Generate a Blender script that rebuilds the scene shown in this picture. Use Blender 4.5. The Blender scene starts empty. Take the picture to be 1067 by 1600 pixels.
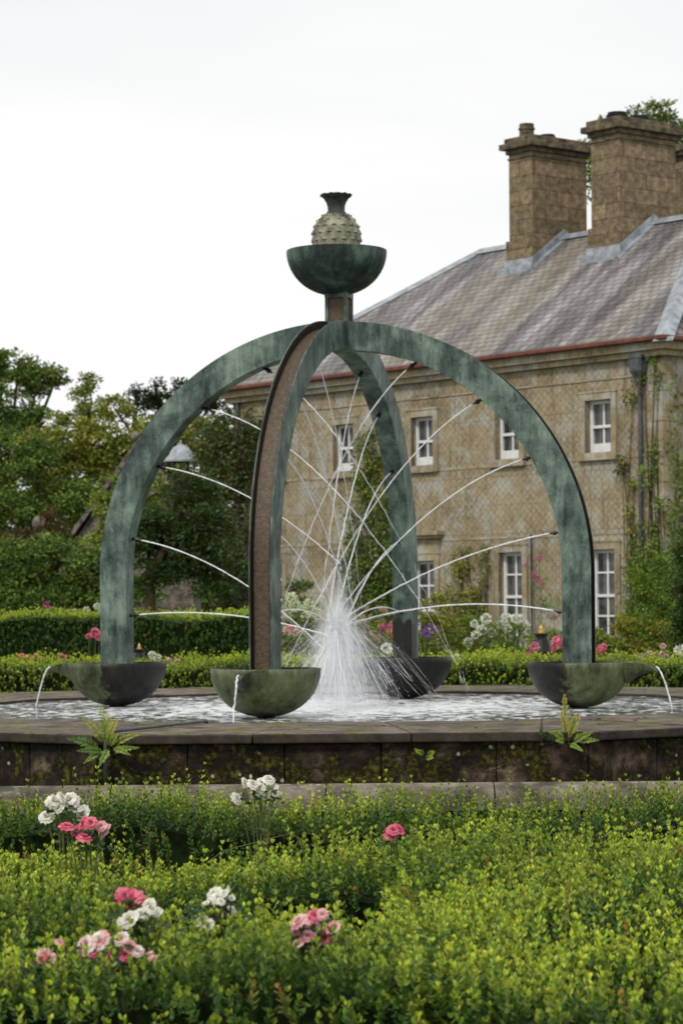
import bpy, math, random
import numpy as np
from mathutils import Vector
random.seed(7); RNG = np.random.default_rng(7)
PI = math.pi; R = math.radians
S = bpy.context.scene; COL = S.collection

# ------------------------------------------------------------------ camera, sky, sun, exposure
ROLL = 0.008; EYE = 1.5; F = 4000.0
cam = bpy.data.cameras.new('camera'); camo = bpy.data.objects.new('camera', cam); COL.objects.link(camo)
S.camera = camo
camo.location = (0, 0, EYE); camo.rotation_euler = (PI/2, ROLL, 0)
cam.lens = 90; cam.sensor_width = 36; cam.sensor_fit = 'AUTO'; cam.shift_y = 150/1600
cam.clip_start = 0.1; cam.clip_end = 2000
cam.dof.use_dof = True; cam.dof.focus_distance = 12.8; cam.dof.aperture_fstop = 90/1000/0.0125
S.render.resolution_x = 682; S.render.resolution_y = 1024
S.view_settings.view_transform = 'Standard'; S.view_settings.look = 'None'
S.view_settings.exposure = 0.4; S.view_settings.gamma = 1
S.cycles.transparent_max_bounces = 24
S.cycles.volume_step_rate = 1; S.cycles.volume_bounces = 4

w = bpy.data.worlds.new('World'); S.world = w; w.use_nodes = True
nt = w.node_tree; nt.nodes.clear()
wo = nt.nodes.new('ShaderNodeOutputWorld'); bg = nt.nodes.new('ShaderNodeBackground')
tc = nt.nodes.new('ShaderNodeTexCoord'); mp = nt.nodes.new('ShaderNodeMapping'); mp.inputs['Scale'].default_value = (1, 1, 5)
nz = nt.nodes.new('ShaderNodeTexNoise'); nz.inputs['Scale'].default_value = 1.7; nz.inputs['Detail'].default_value = 5
cr = nt.nodes.new('ShaderNodeValToRGB')
cr.color_ramp.elements[0].position = .32; cr.color_ramp.elements[0].color = (.62, .635, .655, 1)
cr.color_ramp.elements[1].position = .62; cr.color_ramp.elements[1].color = (.76, .76, .758, 1)
nt.links.new(tc.outputs['Generated'], mp.inputs['Vector']); nt.links.new(mp.outputs[0], nz.inputs['Vector'])
nt.links.new(nz.outputs['Fac'], cr.inputs['Fac']); nt.links.new(cr.outputs[0], bg.inputs['Color'])
nt.links.new(bg.outputs[0], wo.inputs['Surface'])
bg.inputs['Strength'].default_value = 1.0
sl = bpy.data.lights.new('sun', 'SUN'); sl.energy = 1.5; sl.angle = R(10); sl.color = (1, .96, .9)
so = bpy.data.objects.new('sun', sl); COL.objects.link(so); so.rotation_euler = (R(38), R(-22), 0); so.location = (0, 0, 30)

# ------------------------------------------------------------------ material helpers
class NM:
    def __init__(s, name):
        s.m = bpy.data.materials.new(name); s.m.use_nodes = True
        s.t = s.m.node_tree; s.t.nodes.clear()
        s.out = s.t.nodes.new('ShaderNodeOutputMaterial')
    def n(s, typ, **kw):
        x = s.t.nodes.new(typ)
        for k, v in kw.items(): setattr(x, k, v)
        return x
    def set(s, sock, v):
        if isinstance(v, bpy.types.NodeSocket): s.t.links.new(v, sock)
        elif v is not None:
            if isinstance(v, tuple) and len(v) == 3 and sock.type == 'RGBA': v = (*v, 1)
            sock.default_value = v
    def coord(s, kind='Object', scale=None, loc=None, rot=None):
        c = s.n('ShaderNodeTexCoord').outputs[kind]
        if scale is None and loc is None and rot is None: return c
        m = s.n('ShaderNodeMapping'); s.set(m.inputs['Vector'], c)
        if scale: m.inputs['Scale'].default_value = scale
        if loc: m.inputs['Location'].default_value = loc
        if rot: m.inputs['Rotation'].default_value = rot
        return m.outputs[0]
    def noise(s, scale, detail=4, vec=None, rough=.55, dist=0):
        x = s.n('ShaderNodeTexNoise'); x.inputs['Scale'].default_value = scale; x.inputs['Detail'].default_value = detail
        x.inputs['Roughness'].default_value = rough; x.inputs['Distortion'].default_value = dist
        s.set(x.inputs['Vector'], vec if vec is not None else s.coord()); return x.outputs['Fac']
    def vor(s, scale, vec=None, out='Distance'):
        x = s.n('ShaderNodeTexVoronoi'); x.inputs['Scale'].default_value = scale
        s.set(x.inputs['Vector'], vec if vec is not None else s.coord()); return x.outputs[out]
    def ramp(s, fac, stops):
        x = s.n('ShaderNodeValToRGB'); e = x.color_ramp.elements
        while len(e) < len(stops): e.new(.5)
        for i, (p, c) in enumerate(stops):
            e[i].position = p; e[i].color = (*c, 1) if isinstance(c, tuple) else (c, c, c, 1)
        s.set(x.inputs['Fac'], fac); return x.outputs['Color']
    def mix(s, fac, a, b, mode='MIX'):
        x = s.n('ShaderNodeMix', data_type='RGBA', blend_type=mode)
        s.set(x.inputs[0], fac); s.set(x.inputs[6], a); s.set(x.inputs[7], b); return x.outputs[2]
    def math(s, op, a, b=None, c=None, clamp=False):
        x = s.n('ShaderNodeMath', operation=op); x.use_clamp = clamp
        s.set(x.inputs[0], a); s.set(x.inputs[1], b); s.set(x.inputs[2], c); return x.outputs[0]
    def attr(s, name, out='Color'):
        x = s.n('ShaderNodeAttribute', attribute_name=name); return x.outputs[out]
    def sep(s, v):
        x = s.n('ShaderNodeSeparateXYZ'); s.set(x.inputs[0], v); return x.outputs
    def bump(s, h, strength=.5, dist=.02):
        x = s.n('ShaderNodeBump'); x.inputs['Strength'].default_value = strength; x.inputs['Distance'].default_value = dist
        s.set(x.inputs['Height'], h); return x.outputs[0]
    def bsdf(s, col, rough=.7, metal=0, spec=.5, normal=None, alpha=None, trans=None):
        x = s.n('ShaderNodeBsdfPrincipled'); s.set(x.inputs['Base Color'], col); s.set(x.inputs['Roughness'], rough)
        s.set(x.inputs['Metallic'], metal); s.set(x.inputs['Specular IOR Level'], spec)
        if normal is not None: s.set(x.inputs['Normal'], normal)
        if alpha is not None: s.set(x.inputs['Alpha'], alpha)
        if trans is not None: s.set(x.inputs['Transmission Weight'], trans)
        return x.outputs[0]
    def done(s, surf, vol=None):
        if surf is not None: s.t.links.new(surf, s.out.inputs['Surface'])
        if vol is not None: s.t.links.new(vol, s.out.inputs['Volume'])
        return s.m

def leaf_mat(name, transl=.3, rough=.5, spec=.35):
    k = NM(name); c = k.attr('tint')
    c = k.mix(k.math('MULTIPLY', k.noise(9, 2), .12), c, (.03, .05, .01))
    p = k.bsdf(c, rough, spec=spec)
    tr = k.n('ShaderNodeBsdfTranslucent'); k.set(tr.inputs['Color'], k.mix(.3, c, (.25, .3, .03)))
    mx = k.n('ShaderNodeMixShader'); mx.inputs[0].default_value = transl
    k.t.links.new(p, mx.inputs[1]); k.t.links.new(tr.outputs[0], mx.inputs[2])
    return k.done(mx.outputs[0])
M = {}
M['leaf'] = leaf_mat('leaf'); M['leaf_dull'] = leaf_mat('leaf_dull', .2, .7, .15)
k = NM('petal'); c = k.attr('tint'); p = k.bsdf(c, .6, spec=.2)
tr = k.n('ShaderNodeBsdfTranslucent'); k.set(tr.inputs['Color'], c); mx = k.n('ShaderNodeMixShader'); mx.inputs[0].default_value = .35
k.t.links.new(p, mx.inputs[1]); k.t.links.new(tr.outputs[0], mx.inputs[2]); M['petal'] = k.done(mx.outputs[0])
k = NM('hedge_core'); M['core'] = k.done(k.bsdf(k.ramp(k.noise(25, 3), [(.3, (.004, .007, .003)), (.7, (.016, .03, .006))]), .95, spec=.1))  # near black: shade between the hedge shoots put into the colour
k = NM('twig'); M['twig'] = k.done(k.bsdf(k.ramp(k.noise(12), [(.3, (.035, .022, .012)), (.7, (.09, .07, .04))]), .9, spec=.1, normal=k.bump(k.noise(30), .5)))
k = NM('green_stem'); M['stem'] = k.done(k.bsdf(k.ramp(k.noise(20), [(.3, (.03, .06, .012)), (.7, (.09, .09, .025))]), .6))

def patina(name, dark, mid, light, wetcol):
    k = NM(name); co = k.coord()
    st = k.coord('Object', (3, 3, .8))
    n1 = k.noise(2.6, 6, co, .62, .3); n2 = k.noise(4.5, 7, st, .7); n3 = k.noise(45, 3, co, .6)
    a = k.math('ADD', k.math('MULTIPLY', n1, .5), k.math('MULTIPLY', n2, .38)); a = k.math('ADD', a, k.math('MULTIPLY', n3, .12))
    c = k.ramp(a, [(.40, dark), (.49, mid), (.61, light)])
    c = k.mix(k.ramp(k.noise(1, 3, k.coord('Object', (26, 26, .9)), .6), [(.6, 0.), (.72, .3)]), c, (.02, .03, .026)); c = k.mix(k.ramp(k.noise(1, 3, k.coord('Object', (19, 19, .7), (4, 2, 0)), .6), [(.64, 0.), (.74, .22)]), c, (.3, .36, .3))
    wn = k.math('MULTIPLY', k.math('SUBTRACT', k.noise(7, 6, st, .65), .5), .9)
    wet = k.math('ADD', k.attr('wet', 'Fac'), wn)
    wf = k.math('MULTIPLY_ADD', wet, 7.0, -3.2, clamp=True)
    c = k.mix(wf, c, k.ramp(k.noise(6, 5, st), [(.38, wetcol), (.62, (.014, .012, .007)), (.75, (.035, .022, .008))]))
    rg = k.math('MULTIPLY_ADD', wf, -.12, .55)
    return k.done(k.bsdf(c, rg, .15, normal=k.bump(k.math('ADD', n3, n1), .25, .01), spec=.4))
M['patina'] = patina('copper_patina', (.014, .023, .02), (.066, .102, .083), (.2, .27, .215), (.006, .008, .007))
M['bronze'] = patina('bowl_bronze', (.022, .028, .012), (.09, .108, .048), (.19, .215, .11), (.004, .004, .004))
M['topbowl'] = patina('top_bowl_patina', (.008, .014, .012), (.027, .05, .039), (.10, .17, .13), (.005, .006, .006))
k = NM('rusty_channel'); v = k.coord('Object')
n = k.noise(30, 4, v); vo = k.vor(130, k.coord('Object', (1, 1, .7)))
M['rust'] = k.done(k.bsdf(k.mix(k.ramp(vo, [(.1, .2), (.5, .9)]), k.ramp(n, [(.3, (.022, .016, .010)), (.7, (.055, .041, .026))]), k.ramp(n, [(.35, (.065, .043, .023)), (.7, (.14, .097, .056))])), .5, .2, normal=k.bump(vo, .4, .008)))
k = NM('finial_stone'); n = k.noise(7, 6, rough=.65)
M['finial'] = k.done(k.bsdf(k.ramp(n, [(.36, (.035, .038, .03)), (.47, (.17, .17, .12)), (.65, (.33, .32, .235))]), .85, normal=k.bump(n, .5)))
k = NM('finial_dark'); n = k.noise(12, 6)
M['finial_dark'] = k.done(k.bsdf(k.ramp(n, [(.35, (.015, .02, .018)), (.7, (.07, .085, .07))]), .6, .2, normal=k.bump(n, .5)))
k = NM('dark_bronze'); M['dark'] = k.done(k.bsdf((.012, .012, .011), .4, .4))
k = NM('gold'); M['gold'] = k.done(k.bsdf((.55, .33, .09), .35, .8))
k = NM('lead'); n = k.noise(5, 4)
M['lead'] = k.done(k.bsdf(k.ramp(n, [(.35, (.2, .225, .25)), (.65, (.4, .43, .46))]), .5, .2, normal=k.bump(n, .2)))

# stone with moss and lichen (pool wall)
k = NM('mossy_stone'); co = k.coord(); t = k.attr('tint')
base = k.mix(.8, k.ramp(k.noise(5, 7, co, .65), [(.36, (.006, .005, .004)), (.5, (.024, .018, .013)), (.6, (.065, .048, .032)), (.7, (.14, .112, .08))]), t, 'OVERLAY')
ms = k.ramp(k.noise(2.6, 9, co, .75, .6), [(.49, 0.), (.53, 1.)])
mc = k.ramp(k.noise(26, 5, co), [(.36, (.007, .008, .002)), (.5, (.032, .03, .005)), (.66, (.11, .095, .014))])
c = k.mix(ms, base, mc)
lich = k.math('MULTIPLY', k.ramp(k.vor(9, k.mix(.04, co, k.noise(8, 3, co))), [(.10, 1.), (.16, 0.)]), k.ramp(k.noise(1.7, 2, co), [(.5, 0.), (.56, 1.)]))
c = k.mix(lich, c, (.42, .4, .33))
M['moss_stone'] = k.done(k.bsdf(c, .9, spec=.2, normal=k.bump(k.math('ADD', k.noise(22, 7, co, .7), k.math('MULTIPLY', ms, .7)), .9, .03)))
# coping
k = NM('coping_stone'); co = k.coord(); t = k.attr('tint')
c = k.mix(.6, k.ramp(k.noise(4, 8, co, .68), [(.36, (.022, .017, .013)), (.48, (.09, .07, .054)), (.62, (.2, .16, .125))]), t, 'OVERLAY')
ms = k.ramp(k.noise(2.1, 7, k.coord('Object', (1.5, 1, 1)), .72), [(.545, 0.), (.57, 1.)])
c = k.mix(ms, c, k.ramp(k.noise(20, 4, co), [(.35, (.03, .03, .005)), (.7, (.2, .19, .02))]))
sp = k.ramp(k.vor(14, co), [(.05, 1.), (.09, 0.)])
c = k.mix(k.math('MULTIPLY', sp, .7), c, (.5, .48, .4))
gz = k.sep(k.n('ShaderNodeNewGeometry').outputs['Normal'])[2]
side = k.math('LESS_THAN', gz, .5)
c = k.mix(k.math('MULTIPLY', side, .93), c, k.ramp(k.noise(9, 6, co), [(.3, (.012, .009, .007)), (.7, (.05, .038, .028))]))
M['coping'] = k.done(k.bsdf(c, .72, spec=.3, normal=k.bump(k.noise(16, 8, co, .7), .7, .02)))
k = NM('kerb_stone'); co = k.coord(); t = k.attr('tint')
c = k.mix(.5, k.ramp(k.noise(5, 8, co, .65), [(.36, (.06, .048, .036)), (.5, (.17, .143, .112)), (.63, (.29, .255, .21))]), t, 'OVERLAY')
c = k.mix(k.ramp(k.noise(11, 5, co), [(.62, 0.), (.68, .8)]), c, (.42, .4, .36))
c = k.mix(k.ramp(k.noise(3.1, 6, co), [(.58, 0.), (.64, .75)]), c, (.035, .03, .022))
c = k.mix(1, c, (.8, .8, .8), 'MULTIPLY')
M['kerb'] = k.done(k.bsdf(c, .85, spec=.25, normal=k.bump(k.noise(25, 8, co, .7), .5, .02)))

# house wall
def wallmat(name, lattice, dull=1.0):
    k = NM(name); uv = k.coord('UV'); x, y, _ = k.sep(uv)
    n = k.noise(.9, 8, uv, .65); n2 = k.noise(7, 8, uv, .7); n3 = k.noise(40, 3, uv)
    a = k.math('ADD', k.math('MULTIPLY', n, .45), k.math('MULTIPLY', n2, .4)); a = k.math('ADD', a, k.math('MULTIPLY', n3, .15))
    d = dull
    c = k.ramp(a, [(.34, (.10*d, .082*d, .055*d)), (.44, (.24*d, .19*d, .115*d)), (.53, (.35*d, .288*d, .182*d)), (.64, (.44*d, .39*d, .28*d))])
    g = k.ramp(k.noise(1.3, 7, k.coord('UV', loc=(7, 3, 0)), .72), [(.5, 0.), (.58, .8)])
    c = k.mix(g, c, (.40*d, .395*d, .345*d))
    # masonry panels
    b = k.n('ShaderNodeTexBrick'); k.set(b.inputs['Vector'], uv); b.inputs['Scale'].default_value = 1
    b.inputs['Brick Width'].default_value = 1.3; b.inputs['Row Height'].default_value = .62; b.inputs['Mortar Size'].default_value = .008
    b.inputs['Color1'].default_value = (.42, .42, .42, 1); b.inputs['Color2'].default_value = (.58, .58, .58, 1); b.inputs['Mortar'].default_value = (.25, .25, .25, 1)
    c = k.mix(.55, c, b.outputs['Color'], 'OVERLAY')
    st = k.ramp(k.noise(2, 6, k.coord('UV', (4, .35, 1)), .7), [(.52, 0.), (.7, .6)])
    c = k.mix(st, c, (.07, .055, .035))
    if lattice:
        cell = .19
        l = None
        for sg in (1, -1):
            q = k.math('ADD', k.math('MULTIPLY', x, 1/cell), k.math('MULTIPLY', y, sg*1.15/cell))
            q = k.math('ADD', q, k.math('MULTIPLY', n2, .55)); q = k.math('ADD', q, k.math('MULTIPLY', n, .8))
            q = k.math('ABSOLUTE', k.math('SUBTRACT', k.math('FRACT', q), .5))
            q = k.math('LESS_THAN', q, .045)
            l = q if l is None else k.math('MAXIMUM', l, q)
        c = k.mix(k.math('MULTIPLY', l, k.ramp(k.noise(1.1, 4, uv), [(.36, .3), (.6, .75)])), c, (.075, .06, .038))
    return k.done(k.bsdf(c, .9, spec=.2, normal=k.bump(k.math('ADD', n2, n3), .4, .03)))
M['wall'] = wallmat('rendered_wall', True); M['trim'] = wallmat('trim_stone', False, 1.05)
k = NM('chimney_stone'); uv = k.coord('UV')
b = k.n('ShaderNodeTexBrick'); k.set(b.inputs['Vector'], uv); b.inputs['Scale'].default_value = 1
b.inputs['Brick Width'].default_value = .72; b.inputs['Row Height'].default_value = .34; b.inputs['Mortar Size'].default_value = .01
b.inputs['Color1'].default_value = (.36, .36, .36, 1); b.inputs['Color2'].default_value = (.64, .62, .6, 1); b.inputs['Mortar'].default_value = (.22, .2, .18, 1)
n = k.noise(6, 9, uv, .72)
c = k.ramp(n, [(.22, (.07, .052, .03)), (.45, (.17, .13, .08)), (.56, (.26, .205, .13)), (.72, (.36, .3, .2))])
c = k.mix(.9, c, b.outputs['Color'], 'OVERLAY')
c = k.mix(k.ramp(k.noise(1.4, 6, k.coord('UV', (2.5, .5, 1), (3, 1, 0)), .7), [(.6, 0.), (.7, .7)]), c, (.04, .03, .02))
c = k.mix(k.ramp(k.noise(14, 4, uv), [(.68, 0.), (.72, .6)]), c, (.45, .42, .34))
M['chimney'] = k.done(k.bsdf(c, .9, spec=.15, normal=k.bump(k.noise(12, 8, uv, .7), .6, .04)))
k = NM('chimney_cap'); n = k.noise(5, 7)
M['cap'] = k.done(k.bsdf(k.ramp(n, [(.35, (.035, .03, .018)), (.5, (.1, .08, .045)), (.68, (.2, .15, .08))]), .9, normal=k.bump(n, .5, .03)))
# slate
k = NM('slate_roof'); uv = k.coord('UV')
b = k.n('ShaderNodeTexBrick'); wv = k.noise(2, 3, uv)
k.set(b.inputs['Vector'], k.mix(.012, uv, k.noise(3, 4, k.coord('UV', (1, 3, 1))))); b.inputs['Scale'].default_value = 1
b.inputs['Brick Width'].default_value = .24; b.inputs['Row Height'].default_value = .19; b.inputs['Mortar Size'].default_value = .02; b.inputs['Mortar Smooth'].default_value = .3
b.inputs['Color1'].default_value = (.35, .35, .35, 1); b.inputs['Color2'].default_value = (.55, .55, .55, 1); b.inputs['Mortar'].default_value = (.17, .17, .17, 1)
st = k.noise(1.6, 6, k.coord('UV', (1.0, .16, 1)), .65)
c = k.ramp(st, [(.34, (.07, .064, .062)), (.45, (.135, .125, .122)), (.53, (.22, .205, .204)), (.6, (.34, .33, .32))])
tan = k.ramp(k.noise(.55, 4, k.coord('UV', (1, .12, 1), (4.45, 0, 0)), .6), [(.46, 0.), (.64, .75)])
c = k.mix(tan, c, k.ramp(k.noise(3, 5, uv), [(.35, (.21, .18, .13)), (.65, (.38, .335, .25))]))
c = k.mix(.8, c, b.outputs['Color'], 'OVERLAY')
c = k.mix(k.ramp(k.noise(9, 5, uv), [(.62, 0.), (.72, .7)]), c, (.42, .4, .36))
vy = k.math('FRACT', k.math('MULTIPLY', k.sep(uv)[1], 5.263))
M['slate'] = k.done(k.bsdf(c, .65, spec=.35, normal=k.bump(k.math('ADD', k.math('MULTIPLY', vy, -1.), k.math('MULTIPLY', b.outputs['Fac'], -.6)), .9, .03)))
k = NM('red_gutter'); n = k.noise(6, 5)
M['gutter'] = k.done(k.bsdf(k.ramp(n, [(.35, (.09, .022, .012)), (.65, (.19, .05, .026))]), .5))
k = NM('white_paint'); n = k.noise(8, 4)
M['white'] = k.done(k.bsdf(k.ramp(n, [(.3, (.66, .66, .65)), (.7, (.8, .8, .79))]), .45))
k = NM('window_glass'); M['glass'] = k.done(k.bsdf(k.ramp(k.noise(3, 3), [(.35, (.02, .022, .02)), (.6, (.10, .10, .09))]), .06, spec=.6, normal=k.bump(k.noise(2.5, 2), .12, .02)))
k = NM('iron_pipe'); M['pipe'] = k.done(k.bsdf(k.ramp(k.noise(6), [(.35, (.03, .033, .038)), (.7, (.11, .115, .12))]), .5))

# water
k = NM('pool_water'); co = k.coord(); x, y, z = k.sep(co)
rr = k.math('SQRT', k.math('ADD', k.math('POWER', x, 2), k.math('POWER', y, 2)))
h = k.math('ADD', k.noise(7, 5, k.coord('Object', (1, .6, 1)), .6, .6), k.math('MULTIPLY', k.noise(22, 4, co, .6, .4), .45))
fo = k.math('ADD', k.math('MULTIPLY', k.noise(9, 7, k.coord('Object', (1, .45, 1)), .7, .5), 1.0), k.math('MULTIPLY', rr, -.058))
ff = k.ramp(fo, [(.29, 0.), (.44, .9)])
p1 = k.bsdf((.03, .035, .015), .04, spec=.8, normal=k.bump(h, 1., .09))
p2 = k.bsdf((.75, .78, .78), .5, normal=k.bump(h, .8, .04))
mx = k.n('ShaderNodeMixShader'); k.set(mx.inputs[0], ff); k.t.links.new(p1, mx.inputs[1]); k.t.links.new(p2, mx.inputs[2])
M['water'] = k.done(mx.outputs[0])
k = NM('bowl_water'); M['water2'] = k.done(k.bsdf((.03, .04, .03), .03, spec=.9, normal=k.bump(k.noise(14, 4), .7, .02)))
def watery(name, alpha, noise_scale=40):
    k = NM(name); k_a = k.ramp(k.noise(noise_scale, 3), [(.35, alpha*.55), (.65, min(1, alpha*1.25))])
    p = k.bsdf((.86, .88, .9), .25, spec=.7)
    tr = k.n('ShaderNodeBsdfTransparent'); mx = k.n('ShaderNodeMixShader'); k.set(mx.inputs[0], k_a)
    k.t.links.new(tr.outputs[0], mx.inputs[1]); k.t.links.new(p, mx.inputs[2]); return k.done(mx.outputs[0])
M['jet'] = watery('jet_water', .88); M['strand'] = watery('strand_water', .34, 9); M['drop'] = watery('droplet_water', .6)
# ground
k = NM('ground_soil'); co = k.coord(); n = k.noise(.35, 8, co, .7)
M['ground'] = k.done(k.bsdf(k.mix(k.ramp(n, [(.45, 0.), (.58, 1.)]), k.ramp(k.noise(12, 6, co), [(.3, (.02, .014, .009)), (.7, (.06, .043, .028))]), k.ramp(k.noise(30, 5, co), [(.3, (.02, .04, .008)), (.7, (.06, .1, .02))])), .95, normal=k.bump(k.noise(25, 6, co), .6, .05)))
k = NM('gravel'); co = k.coord(); M['gravel'] = k.done(k.bsdf(k.ramp(k.vor(60, co, 'Color'), [(.2, (.12, .1, .08)), (.8, (.3, .27, .23))]), .9, normal=k.bump(k.vor(60, co), .8, .02)))
k = NM('lawn'); co = k.coord(); M['lawn'] = k.done(k.bsdf(k.ramp(k.noise(14, 8, co, .7), [(.3, (.03, .06, .01)), (.7, (.08, .13, .025))]), .9, normal=k.bump(k.noise(60, 4, co), .6, .04)))

# ------------------------------------------------------------------ geometry helpers
class G:
    def __init__(s): s.v = []; s.f = []; s.n = 0; s.tint = []; s.wet = []
    def add(s, verts, faces, tint=None, wet=None):
        o = s.n; s.v.extend(verts); s.f.extend([tuple(i+o for i in f) for f in faces]); s.n += len(verts)
        s.tint.extend([tint or (.5, .5, .5)]*len(verts)); s.wet.extend(wet if wet is not None else [0.]*len(verts))
        return s
    def box(s, p0, p1, tint=None, fr=None):
        a, b = p0, p1
        vs = [(x, y, z) for z in (a[2], b[2]) for (x, y) in ((a[0], a[1]), (b[0], a[1]), (b[0], b[1]), (a[0], b[1]))]
        if fr: vs = [fr(*p) for p in vs]
        fs = [(3, 2, 1, 0), (4, 5, 6, 7), (0, 1, 5, 4), (1, 2, 6, 5), (2, 3, 7, 6), (3, 0, 4, 7)]
        return s.add(vs, fs, tint)
    def tube(s, pts, rad, seg=8, cap=True, tint=None):
        pts = [Vector(p) for p in pts]; n = len(pts)
        if not hasattr(rad, '__len__'): rad = [rad]*n
        vs = []; fs = []; up = None
        for i, p in enumerate(pts):
            t = (pts[min(i+1, n-1)] - pts[max(i-1, 0)])
            t = t.normalized() if t.length > 1e-9 else Vector((0, 0, 1))
            if up is None: up = t.orthogonal().normalized()
            else:
                up = (up - t*up.dot(t)); up = up.normalized() if up.length > 1e-6 else t.orthogonal().normalized()
            b = t.cross(up)
            for j in range(seg):
                a = 2*PI*j/seg; q = p + (up*math.cos(a) + b*math.sin(a))*rad[i]; vs.append(tuple(q))
        for i in range(n-1):
            for j in range(seg):
                fs.append((i*seg+j, i*seg+(j+1) % seg, (i+1)*seg+(j+1) % seg, (i+1)*seg+j))
        if cap: fs.append(tuple(range(seg-1, -1, -1))); fs.append(tuple((n-1)*seg+j for j in range(seg)))
        return s.add(vs, fs, tint)
    def lathe(s, c, prof, seg=48, wetfn=None, closed=False, tint=None):
        vs = []; fs = []; wt = []
        for (r, z) in prof:
            for j in range(seg):
                a = 2*PI*j/seg; p = (c[0]+r*math.cos(a), c[1]+r*math.sin(a), c[2]+z); vs.append(p)
                wt.append(wetfn(r*math.cos(a), r*math.sin(a), z) if wetfn else 0.)
        for i in range(len(prof)-1):
            for j in range(seg): fs.append((i*seg+j, i*seg+(j+1) % seg, (i+1)*seg+(j+1) % seg, (i+1)*seg+j))
        return s.add(vs, fs, tint, wt)
    def sweep(s, rings, close_ends=True, tint=None, wet=None):
        m = len(rings[0]); vs = [p for r in rings for p in r]; fs = []
        for i in range(len(rings)-1):
            for j in range(m): fs.append((i*m+j, i*m+(j+1) % m, (i+1)*m+(j+1) % m, (i+1)*m+j))
        if close_ends: fs.append(tuple(range(m-1, -1, -1))); fs.append(tuple((len(rings)-1)*m+j for j in range(m)))
        return s.add(vs, fs, tint, wet)

WL = {}
def _link(name, me, mat, parent, loc):
    o = bpy.data.objects.new(name, me); COL.objects.link(o)
    if mat: me.materials.append(mat)
    if parent is not None: o.parent = parent; WL[o] = WL[parent]
    else: o.location = loc; WL[o] = loc
    return o
def meta(o, label=None, cat=None, group=None, kind=None):
    if label: o['label'] = label
    if cat: o['category'] = cat
    if group: o['group'] = group
    if kind: o['kind'] = kind
    return o
def thing(name, label, cat, loc, group=None):
    o = bpy.data.objects.new(name, None); COL.objects.link(o); o.location = loc; o.empty_display_size = .2
    WL[o] = tuple(loc); return meta(o, label, cat, group)
def build(name, g, mat, parent=None, loc=(0, 0, 0), smooth=False, uv=False, bevel=0, auto=None):
    base = WL[parent] if parent is not None else loc
    a = np.array(g.v, dtype=np.float64) - np.array(base)
    me = bpy.data.meshes.new(name); me.from_pydata(a.tolist(), [], g.f)
    at = me.attributes.new('tint', 'FLOAT_COLOR', 'POINT')
    t = np.ones((len(a), 4), dtype=np.float32); t[:, :3] = g.tint; at.data.foreach_set('color', t.ravel())
    aw = me.attributes.new('wet', 'FLOAT', 'POINT'); aw.data.foreach_set('value', np.array(g.wet, dtype=np.float32))
    if uv:
        ul = me.uv_layers.new(name='UVMap')
        for p in me.polygons:
            nn = p.normal
            if abs(nn.z) > .98: ax = Vector((1, 0, 0)); bx = Vector((0, 1, 0))
            else: ax = Vector((0, 0, 1)).cross(nn).normalized(); bx = nn.cross(ax)
            for li in p.loop_indices:
                c_ = me.vertices[me.loops[li].vertex_index].co; ul.data[li].uv = (c_.dot(ax), c_.dot(bx))
    if smooth:
        me.shade_smooth()
        if auto is not None: me.set_sharp_from_angle(angle=R(auto))
    o = _link(name, me, mat, parent, loc)
    if bevel:
        b = o.modifiers.new('b', 'BEVEL'); b.width = bevel; b.segments = 2; b.limit_method = 'ANGLE'
    return o

# leaf clouds with numpy ------------------------------------------------
def unit(a): return a/np.maximum(np.linalg.norm(a, axis=1, keepdims=True), 1e-9)
class Leaves:
    def __init__(s): s.V = []; s.T = []; s.k = None
    def add(s, B, D, length, width, col, hexa=False, S_=None, cup=.0):
        n = len(B); D = unit(D)
        if S_ is None: S_ = RNG.normal(size=(n, 3))
        Sd = unit(np.cross(D, S_)); Nn = np.cross(D, Sd)
        L_ = np.asarray(length).reshape(-1, 1)*np.ones((n, 1)); W_ = np.asarray(width).reshape(-1, 1)*np.ones((n, 1))
        if hexa:
            P = [B, B+D*L_*.3+Sd*W_*.42+Nn*cup*W_, B+D*L_*.7+Sd*W_*.46+Nn*cup*W_, B+D*L_, B+D*L_*.7-Sd*W_*.46+Nn*cup*W_, B+D*L_*.3-Sd*W_*.42+Nn*cup*W_]
        else:
            P = [B, B+D*L_*.5+Sd*W_*.5, B+D*L_, B+D*L_*.5-Sd*W_*.5]
        s.k = len(P)
        V = np.stack(P, 1); s.V.append(V.reshape(-1, 3)); s.T.append(np.repeat(col, s.k, axis=0))
    def build(s, name, mat, parent=None, loc=(0, 0, 0)):
        base = WL[parent] if parent is not None else loc
        V = (np.concatenate(s.V) - np.array(base)).astype(np.float32); T = np.concatenate(s.T).astype(np.float32); k = s.k
        n = len(V)//k; me = bpy.data.meshes.new(name)
        me.vertices.add(len(V)); me.vertices.foreach_set('co', V.ravel())
        me.loops.add(len(V)); me.loops.foreach_set('vertex_index', np.arange(len(V), dtype=np.int32))
        me.polygons.add(n); me.polygons.foreach_set('loop_start', np.arange(0, n*k, k, dtype=np.int32))
        me.update(calc_edges=True)
        at = me.attributes.new('tint', 'FLOAT_COLOR', 'POINT'); c4 = np.ones((len(V), 4), dtype=np.float32); c4[:, :3] = T
        at.data.foreach_set('color', c4.ravel())
        return _link(name, me, mat, parent, loc)
def cols(n, palette, jitter=.25):
    p = np.array(palette)[RNG.integers(0, len(palette), n)]
    return p*(1+jitter*RNG.uniform(-1, 1, (n, 1)))

def P(u, v, d):   # point of the place seen at u,v of the photograph, d metres away
    a = (u-533.5)/F*d; b = (950-v)/F*d; c_, s_ = math.cos(ROLL), math.sin(ROLL)
    return (a*c_+b*s_, d, EYE - a*s_ + b*c_)

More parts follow.
